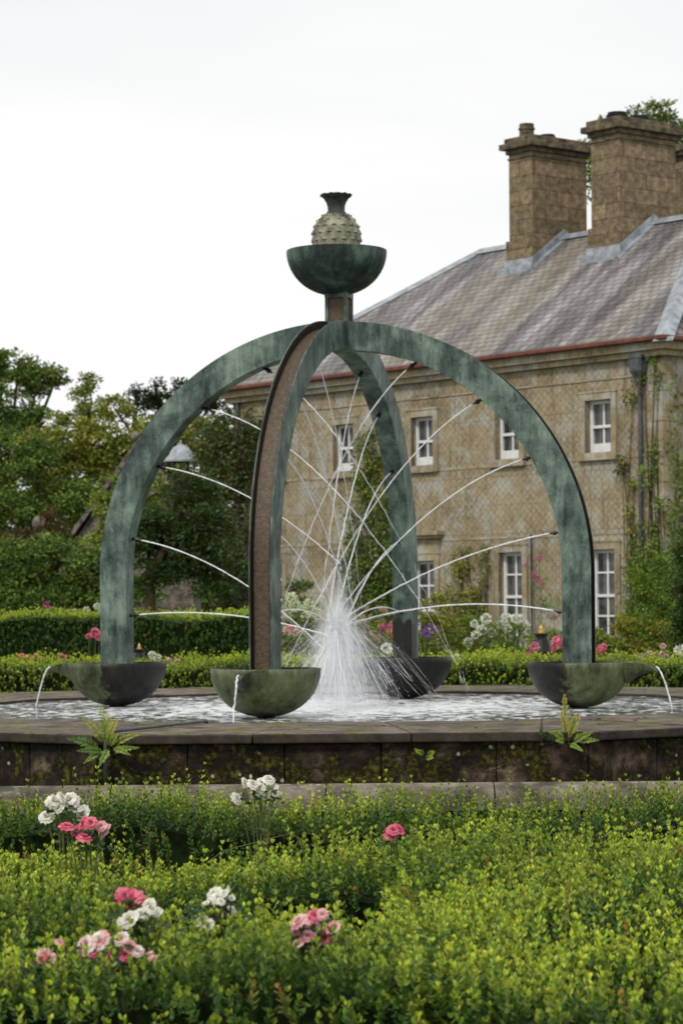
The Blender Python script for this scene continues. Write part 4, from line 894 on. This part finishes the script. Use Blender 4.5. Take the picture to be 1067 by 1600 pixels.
def box_hedge(label, x0, x1, y0, y1, zt, dens, leaf, hh, group, tip=1.0, edge=None, K=5, faces=('front', 'right', 'left', 'back'), hexa=True, fdens=None, name='box_hedge', core='core', ftip=.45):
    cx, cy = (x0+x1)/2, (y0+y1)/2; t = thing(name, label, 'hedge', (cx, cy, 0), group); L_ = Leaves()
    w_, d_ = x1-x0, y1-y0; n = int(w_*d_*dens)
    ex = edge or (lambda x, y: np.ones_like(x, bool))
    x = RNG.uniform(x0, x1, n); y = RNG.uniform(y0, y1, n); kp = ex(x, y); x, y = x[kp], y[kp]; n = len(x)
    patch = np.sin(x*3.7+y*2.2)+np.sin(x*1.7-y*4.1+2)+np.sin(x*7.1+y*5.9)*.6
    hol = (np.sin(x*4.3+y*1.9+1.3)*np.sin(y*5.1-x*2.3)+.5*np.sin(x*9.1-y*7.7)) 
    zb_ = hsurf(x, y, zt)-.085+RNG.normal(size=n)*.016+.022*np.minimum(hol, .5)
    B = np.stack([x, y, zb_], 1); N = unit(np.stack([RNG.normal(size=n)*.17, RNG.normal(size=n)*.17-.05, np.ones(n)], 1))
    h = hh*np.exp(RNG.normal(size=n)*.28)*(1+.14*patch+.2*np.minimum(hol, .3)); h = np.clip(h, .4*hh, 2.2*hh)
    sp_ = RNG.uniform(0, 1, n) < .02; h[sp_] *= RNG.uniform(1.25, 1.7, sp_.sum())
    shoots(L_, B, N, h, leaf, K, tipbias=tip, hexa=hexa)
    if hexa:     # older, darker leaves beneath the new shoots
        x2 = RNG.uniform(x0, x1, n); y2 = RNG.uniform(y0, y1, n); B = np.stack([x2, y2, hsurf(x2, y2, zt)-.115+RNG.normal(size=n)*.012], 1)
        shoots(L_, B, unit(RNG.normal(size=(n, 3))*.3+np.array([0, 0, 1])), np.full(n, hh*.5), leaf*.95, 3, tipbias=.12, hexa=True)
    for fc_ in faces:
        if fc_ in ('front', 'back'):
            m_ = int(w_*zt*(fdens or dens)*.8); xx = RNG.uniform(x0, x1, m_); zz = RNG.uniform(.05, zt-.08, m_); yy = np.full(m_, y0 if fc_ == 'front' else y1)+RNG.normal(size=m_)*.03+.05*np.sin(xx*4.1+1)*(fdens is not None); nn = np.array([0, -.55 if fc_ == 'front' else .55, 1.])
        else:
            m_ = int(d_*zt*(fdens or dens)*.8); yy = RNG.uniform(y0, y1, m_); zz = RNG.uniform(.05, zt, m_); xx = np.full(m_, x0 if fc_ == 'left' else x1)+RNG.normal(size=m_)*.02; nn = np.array([-1 if fc_ == 'left' else 1, 0, .9])
        B = np.stack([xx, yy, zz], 1); N = unit(nn+RNG.normal(size=(m_, 3))*.25); shoots(L_, B, N, hh*.9*RNG.uniform(.6, 1.2, m_), leaf, max(3, K-1), tipbias=ftip*tip, hexa=hexa)
    L_.build('foliage', M['leaf'], t)
    # dense core under the shoots
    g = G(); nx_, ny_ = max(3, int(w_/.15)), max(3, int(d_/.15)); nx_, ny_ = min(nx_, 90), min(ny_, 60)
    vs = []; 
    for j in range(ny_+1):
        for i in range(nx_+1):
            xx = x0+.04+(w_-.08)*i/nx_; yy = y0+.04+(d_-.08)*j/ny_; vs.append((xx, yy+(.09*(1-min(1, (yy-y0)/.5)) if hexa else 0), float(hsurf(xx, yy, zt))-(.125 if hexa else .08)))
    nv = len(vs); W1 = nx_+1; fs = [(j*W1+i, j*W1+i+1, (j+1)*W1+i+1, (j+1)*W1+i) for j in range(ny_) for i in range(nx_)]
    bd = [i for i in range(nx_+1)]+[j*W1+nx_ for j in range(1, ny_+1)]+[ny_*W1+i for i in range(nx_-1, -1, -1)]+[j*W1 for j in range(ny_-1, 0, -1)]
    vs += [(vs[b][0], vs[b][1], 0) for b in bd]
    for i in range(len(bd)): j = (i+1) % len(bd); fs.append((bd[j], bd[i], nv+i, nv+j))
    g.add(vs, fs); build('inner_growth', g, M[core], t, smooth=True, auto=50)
    return t
HG = 'clipped box hedges of the parterre'
box_hedge('farthest foreground box hedge, running along the rounded low wall', -3.9, 3.9, 12.2, 12.8, .525, 480, .026, .12, HG, tip=.85, K=7, faces=('front', 'left', 'right'), ftip=.25, fdens=260)
box_hedge('middle box hedge left, dark front face above the near hedge', -3.6, .18, 9.3, 10.15, .53, 560, .025, .11, HG, K=7, faces=('front', 'left', 'back'), ftip=.15, fdens=220)
box_hedge('broad box hedge filling the right half of the foreground', .25, 3.5, 6.62, 10.35, .54, 560, .027, .11, HG, K=7, faces=('right', 'back', 'left', 'front'), fdens=620, ftip=.85)
box_hedge('nearest box hedge across the lower left of the photo', -3.2, .2, 6.66, 7.95, .54, 580, .027, .11, HG, K=7, faces=('left', 'back', 'front'), fdens=620, ftip=.85)
box_hedge('low bright box hedge running behind the basin', -8, 8, 31, 32.6, .84, 360, .045, .1, None, tip=1.2, K=3, hexa=False, fdens=420, ftip=.9)
yw = box_hedge('tall dark clipped yew hedge behind the basin on the left', -9, -1.25, 36, 37.5, 1.44, 380, .045, .07, None, tip=1.2, K=3, hexa=False, fdens=420, name='yew_hedge', ftip=.05)

# ------------------------------------------------------------------ foreground roses
def rose_bloom(g, c_, r_, pal, tilt, openn=1.0):
    up = unit(np.array([tilt]))[0]; a = np.array([1., 0, 0]) if abs(up[0]) < .8 else np.array([0., 1, 0]); ex_ = np.cross(up, a); ex_ /= np.linalg.norm(ex_); ey_ = np.cross(up, ex_); c_ = np.array(c_)
    for lay, (m_, open_, sz) in enumerate(((3, .12, .55), (5, .38, .75), (6, .75*openn, .95), (7, 1.15*openn, 1.1))):
        for j in range(m_):
            a0 = 2*PI*(j+random.uniform(-.2, .2))/m_+lay*.6; col = tuple(np.array(random.choice(pal))*random.uniform(.85, 1.12)*(1-.06*(3-lay))); vs = []
            for iv in range(5):
                for iu in range(5):
                    u_ = (iu-2)/2; v_ = iv/4; th = open_*(v_**.7)*1.25+.1*random.uniform(-.5, .5)*v_; wdt = .62*sz*r_*math.sin(min(1, v_*1.15+.22)*PI*.55)*(1-.12*u_*u_)
                    rad = r_*sz*(math.sin(th)*.9*v_+.12); hz = r_*sz*(math.cos(th)*v_*.95)-.3*r_+ (-.10*r_*v_*v_ if lay > 1 else 0) + .05*r_*math.sin(3*u_+j)*v_
                    rad *= 1+.10*math.sin(5*u_+j*2.1+lay)*v_*v_; an = a0+u_*wdt/max(.35*r_, rad+.2*r_); rr_ = rad*(1-.06*u_*u_*(1 if lay < 2 else -1))
                    vs.append(tuple(c_+ex_*rr_*math.cos(an)+ey_*rr_*math.sin(an)+up*hz))
            fs = [(q*5+i, q*5+i+1, (q+1)*5+i+1, (q+1)*5+i) for q in range(4) for i in range(4)]; g.add(vs, fs, col)
RL = [(.02, .055, .02), (.03, .07, .025), (.045, .09, .03)]
def rose_plant(label, d, blooms, leaves=(), buds=(), dn=None):
    sc = (dn or d)/d*.84; d = dn or d; blooms = [(b[0], b[1], b[2]*sc, *b[3:]) for b in blooms]
    us = [b[0] for b in blooms]; b0 = P(sum(us)/len(us), 950, d); t = thing('rose_bush', label, 'rose', (b0[0], d, 0), 'roses growing through the box hedges')
    g = G(); rb = Vector((b0[0], d, .1))
    for (u, v, r_, pal, *o) in blooms:
        dd = d+random.uniform(-.05, .05); c_ = P(u, v, dd); tl = (random.gauss(0, .5), -random.uniform(.3, 1.2), random.uniform(.35, 1)); gb = G(); rose_bloom(gb, c_, r_, pal, tl, o[0] if o else 1)
        build('bloom', gb, M['petal'], t, smooth=True)
        p_ = Vector(c_)-Vector(tl).normalized()*r_*.35; m_ = Vector((b0[0]*.4+p_[0]*.6, d, max(.3, p_[2]-.12))); g.tube([rb, m_, p_], [.0045, .0032, .0022], 6)
    for (u, v) in buds:
        c_ = P(u, v, d); g.tube([Vector((b0[0]*.5+c_[0]*.5, d, max(.3, c_[2]-.1))), c_], [.002, .0015], 5)
        gb = G(); gb.lathe(c_, [(.001, -.008), (.006, -.004), (.008, .002), (.004, .012), (.001, .017)], 8, tint=(.6, .62, .42)); build('bud', gb, M['petal'], t, smooth=True)
    build('stem', g, M['stem'], t)
    L_ = Leaves(); LB = []; LD = []
    for (u, v, s_, ax_) in leaves:
        c_ = np.array(P(u, v, d-.02)); LB.append(c_); LD.append((math.cos(ax_), -.3, math.sin(ax_)));
    for (u, v, r_, *_) in blooms:
        for q in range(5): LB.append(np.array(P(u+random.gauss(0, 14), v+random.uniform(8, 30), d))); LD.append((random.gauss(0, 1), -.4, random.gauss(.1, .4)))
    n = len(LB); L_.add(np.array(LB), np.array(LD), RNG.uniform(.025, .042, n), RNG.uniform(.014, .022, n), cols(n, RL), hexa=True, S_=np.tile([0, -.6, 1.], (n, 1))+RNG.normal(size=(n, 3))*.3, cup=.1)
    L_.build('leaves', M['leaf'], t)
PK1 = [(.75, .16, .25), (.82, .25, .33), (.68, .1, .18)]; PK2 = [(.85, .5, .5), (.8, .36, .4), (.86, .62, .58)]; W1_ = [(.84, .82, .72), (.8, .78, .66), (.86, .85, .78)]
rose_plant('white roses at far left above deep pink ones', 12.0, [(85, 1250, .042, W1_, 1.3), (108, 1248, .05, W1_, 1.3), (98, 1246, .035, W1_), (73, 1275, .042, W1_), (128, 1270, .045, W1_), (120, 1262, .036, W1_), (92, 1262, .03, W1_)], dn=10.6)
rose_plant('deep pink rose cluster hanging below the far-left white roses', 11.8, [(105, 1290, .042, PK1), (130, 1287, .04, PK1), (142, 1285, .034, PK1), (133, 1307, .042, PK1), (162, 1297, .042, PK2), (158, 1290, .03, PK2), (120, 1297, .036, PK1)], dn=9.7)
rose_plant('loose spray of white roses standing before the rounded wall', 12.0, [(384, 1223, .03, W1_), (396, 1225, .034, W1_), (410, 1222, .03, W1_), (420, 1217, .034, W1_), (425, 1232, .034, W1_), (371, 1247, .036, W1_), (405, 1232, .03, W1_), (430, 1238, .022, W1_)], leaves=[(378, 1285, 1, .6), (400, 1292, 1, -.3)], buds=[(415, 1250), (440, 1242), (392, 1215)])
rose_plant('single pair of pink roses among box near the photo\'s centre', 11.2, [(610, 1302, .036, PK1), (622, 1294, .04, PK1), (614, 1296, .03, PK1)], leaves=[(604, 1294, 1, 2.2), (640, 1300, 1, .4)], dn=9.5)
rose_plant('big deep pink rose standing above small white blooms', 7.9, [(204, 1405, .046, PK1, 1.25), (196, 1398, .03, PK1, 1.2), (213, 1409, .032, PK1, 1.2), (183, 1408, .014, PK1, .6)], dn=7.2)
rose_plant('white roses crowded directly under the big deep pink one', 7.8, [(200, 1435, .036, W1_), (196, 1443, .028, W1_), (221, 1428, .026, W1_), (232, 1414, .026, W1_), (243, 1424, .024, W1_), (238, 1420, .02, W1_), (214, 1436, .022, W1_)], dn=7.1)
rose_plant('creamy white rose spray with buds left of centre', 8.2, [(334, 1398, .034, W1_), (341, 1402, .028, W1_), (318, 1438, .03, W1_), (325, 1444, .022, W1_), (350, 1395, .018, W1_), (353, 1422, .02, W1_), (361, 1421, .018, W1_), (323, 1412, .016, W1_, .6), (346, 1408, .016, W1_), (362, 1404, .016, W1_, .6)], leaves=[(275, 1438, 1, .5), (300, 1420, 1, -.2)], buds=[(357, 1392), (315, 1430)], dn=7.35)
rose_plant('pale pink rose cluster in the near hedge below the front bowl', 7.3, [(466, 1438, .032, PK2), (470, 1450, .03, PK2), (492, 1430, .022, PK1), (503, 1428, .02, PK2), (486, 1450, .028, PK2), (481, 1461, .024, PK2), (519, 1447, .026, PK2), (508, 1464, .03, PK1), (466, 1472, .02, PK2), (476, 1444, .024, PK2)], dn=7.0)
rose_plant('blush and white roses half sunk in the hedge, lower left', 6.8, [(134, 1475, .034, PK2+W1_), (155, 1468, .032, PK2+W1_), (145, 1484, .024, PK1), (189, 1466, .024, PK2+W1_), (205, 1478, .026, PK2), (178, 1494, .022, PK1), (215, 1485, .02, PK2+W1_), (232, 1494, .018, PK2), (248, 1498, .018, PK2), (196, 1492, .02, PK1)], dn=6.84)
rose_plant('small fading pink roses at the far lower left', 6.7, [(70, 1490, .022, PK2), (78, 1498, .02, PK2), (94, 1472, .016, PK2), (66, 1497, .016, PK1)], dn=6.84)
# bronze-leaved rose shoots
def rose_shoot(label, d, pts, pal):
    b = P(pts[0][0], 950, d); t = thing('rose_shoot', label, 'rose shoot', (b[0], d, 0), 'young rose shoots without flowers'); g = G(); LB = []; LD = []
    for (u, v) in pts:
        p_ = Vector(P(u, v, d)); g.tube([(b[0], d, .2), ((b[0]+p_[0])/2, d, p_[2]-.08), p_], [.003, .0025, .0015], 5)
        for q in range(9): f = random.uniform(0, .09); LB.append(np.array(p_)-np.array([0, 0, f])+RNG.normal(size=3)*.004); LD.append((random.gauss(0, 1), -.3, random.gauss(.15, .3)))
    build('stem', g, M['stem'], t); n = len(LB); L_ = Leaves(); L_.add(np.array(LB), np.array(LD), RNG.uniform(.02, .04, n), RNG.uniform(.01, .018, n), cols(n, pal), hexa=True, cup=.1); L_.build('leaves', M['leaf'], t)
RD = [(.12, .04, .015), (.09, .05, .015), (.05, .07, .02), (.16, .06, .02)]
rose_shoot('reddish rose shoots poking from the broad right hedge', 8.9, [(826, 1372), (852, 1388), (878, 1392), (866, 1402), (900, 1395)], RD)
rose_shoot('yellowing rose shoots by the low wall at right', 11.2, [(880, 1280), (905, 1282), (1050, 1290), (1062, 1270), (985, 1284)], [(.14, .15, .02), (.1, .1, .02), (.12, .06, .02)])
rose_shoot('bronze rose shoot right of the deep pink cluster', 11.2, [(232, 1285), (220, 1296), (462, 1300)], [(.08, .07, .02), (.05, .08, .02)])

# ------------------------------------------------------------------ ferns on the basin wall
FR = [(.2, .3, .03), (.27, .36, .04), (.14, .24, .03)]; FY = [(.45, .4, .05), (.34, .38, .05), (.44, .33, .05)]; FD = [(.08, .18, .025), (.12, .24, .03)]
def fern(label, base, fronds, pal):
    t = thing('fern', label, 'fern', base, 'ferns rooted in the basin wall'); 
    for (du, dv, ln, *pp) in fronds:     # tip offset in metres (x, z), frond width
        b = np.array(base)+np.array([random.gauss(0, .022)+du*.12, 0, random.gauss(0, .012)]); tip = b+np.array([du, -.08-abs(du)*.3, dv]); mid = (b+tip)/2+np.array([-du*.12, -.05, abs(dv)*.12+.02])
        n = 26; ts = np.linspace(0.05, 1, n); Pt = ((1-ts)**2)[:, None]*b+(2*ts*(1-ts))[:, None]*mid+(ts**2)[:, None]*tip
        Tn = unit(np.gradient(Pt, axis=0)); sd = unit(np.cross(Tn, np.array([[0, -1., .25]]))); L_ = Leaves()
        wl = np.where(ts < .2, .002, 1.15*ln*np.minimum(1, (ts-.1)*4)*(1.08-ts)**.8)*RNG.uniform(.85, 1.1, n)
        for s_ in (-1, 1):
            D = sd*s_+Tn*.55+RNG.normal(size=(n, 3))*.08; L_.add(Pt, D, wl*RNG.uniform(.75, 1.15, n), .0045+wl*.10, cols(n, pp[0] if pp else pal, .25), hexa=True, S_=np.tile([0, -1., .4], (n, 1)))
        g = G(); g.tube([tuple(q) for q in Pt[::3]], [.0035, .003, .003, .0025, .0022, .002, .0016, .0013, .001][:len(Pt[::3])], 5)
        fr_ = L_.build('frond', M['leaf'], t); build('rachis', g, M['stem'], fr_)
yw_ = CY-(RO-.07)*math.cos(R(18))-.03
b = P(168, 1172, yw_-.03)
fern('large bright green fern with one yellowing frond on the left wall', b, [(-.085, .33, .08, FR+FY), (-.02, .26, .06), (-.17, .24, .055, FR+FY), (-.25, .11, .065, FD), (-.2, .02, .05, FD), (-.07, -.13, .05), (-.12, -.08, .04), (.115, .25, .05, FY), (.08, .12, .045), (.2, .04, .045), (.26, .12, .045, FR+FY), (.15, -.05, .045), (.03, .14, .03)], FR)
b = P(886, 1158, yw_-.03)
fern('upright yellow-tipped fern on the right of the basin wall', b, [(-.01, .34, .055, FY), (-.05, .22, .045, FY), (.09, .2, .05, FR+FY), (.15, .1, .05), (-.13, .08, .045), (.05, .24, .045, FY), (.16, .02, .04), (-.08, .02, .04), (.1, -.05, .04)], FR)
b = P(848, 1160, yw_-.03)
fern('small dark fern tuft left of the yellow-tipped fern', b, [(.0, .2, .02, [(.05, .03, .02)]), (-.05, .06, .03), (.04, .05, .03), (.0, .1, .025)], [(.04, .08, .02), (.06, .1, .02)])
b = P(662, 1184, yw_-.03)
fern('tiny lone fern low on the mossy wall under the rear rib', b, [(-.07, .05, .035), (.05, .05, .04), (.06, .02, .035), (-.03, .06, .02)], FR)
# water stain spout below left fern
g = G(); p_ = P(165, 1150, yw_-.06); q_ = P(322, 1126, 21.12); g.tube([(p_[0], p_[1], .18), (p_[0], p_[1], .50), (p_[0]+.005, p_[1]-.004, .555), (p_[0]+.03, p_[1]+.04, .585), (q_[0], q_[1], .578), (q_[0]+.04, q_[1]+.08, .50)], .014, 8); p_ = (p_[0], p_[1], .43)
meta(build('overflow_pipe', g, M['pipe'], loc=(p_[0], p_[1], p_[2]-.25), smooth=True), 'thin grey-green pipe crossing the coping and dropping down behind the large fern', 'pipe')
# fallen leaves on the coping
g = G()
for i in range(150):
    a = random.uniform(0, 2*PI); r_ = random.uniform(RI+.15, RO*.94); x, y = CX+r_*math.cos(a), CY+r_*math.sin(a); s_ = random.uniform(.008, .03); q = random.uniform(0, PI)
    c_, s2 = math.cos(q)*s_, math.sin(q)*s_; cc = random.choice([(.02, .014, .01), (.05, .03, .015), (.15, .14, .02)])
    g.add([(x-c_, y-s2, .566), (x+s2*.5, y-c_*.5, .566+s_*.4), (x+c_, y+s2, .568), (x-s2*.5, y+c_*.5, .566+s_*.3)], [(0, 1, 2, 3)], cc)
meta(build('leaf_litter', g, M['leaf_dull'], loc=(CX, CY, .56)), 'scattered dead leaves and moss crumbs on the basin coping', 'leaf litter', kind='stuff')
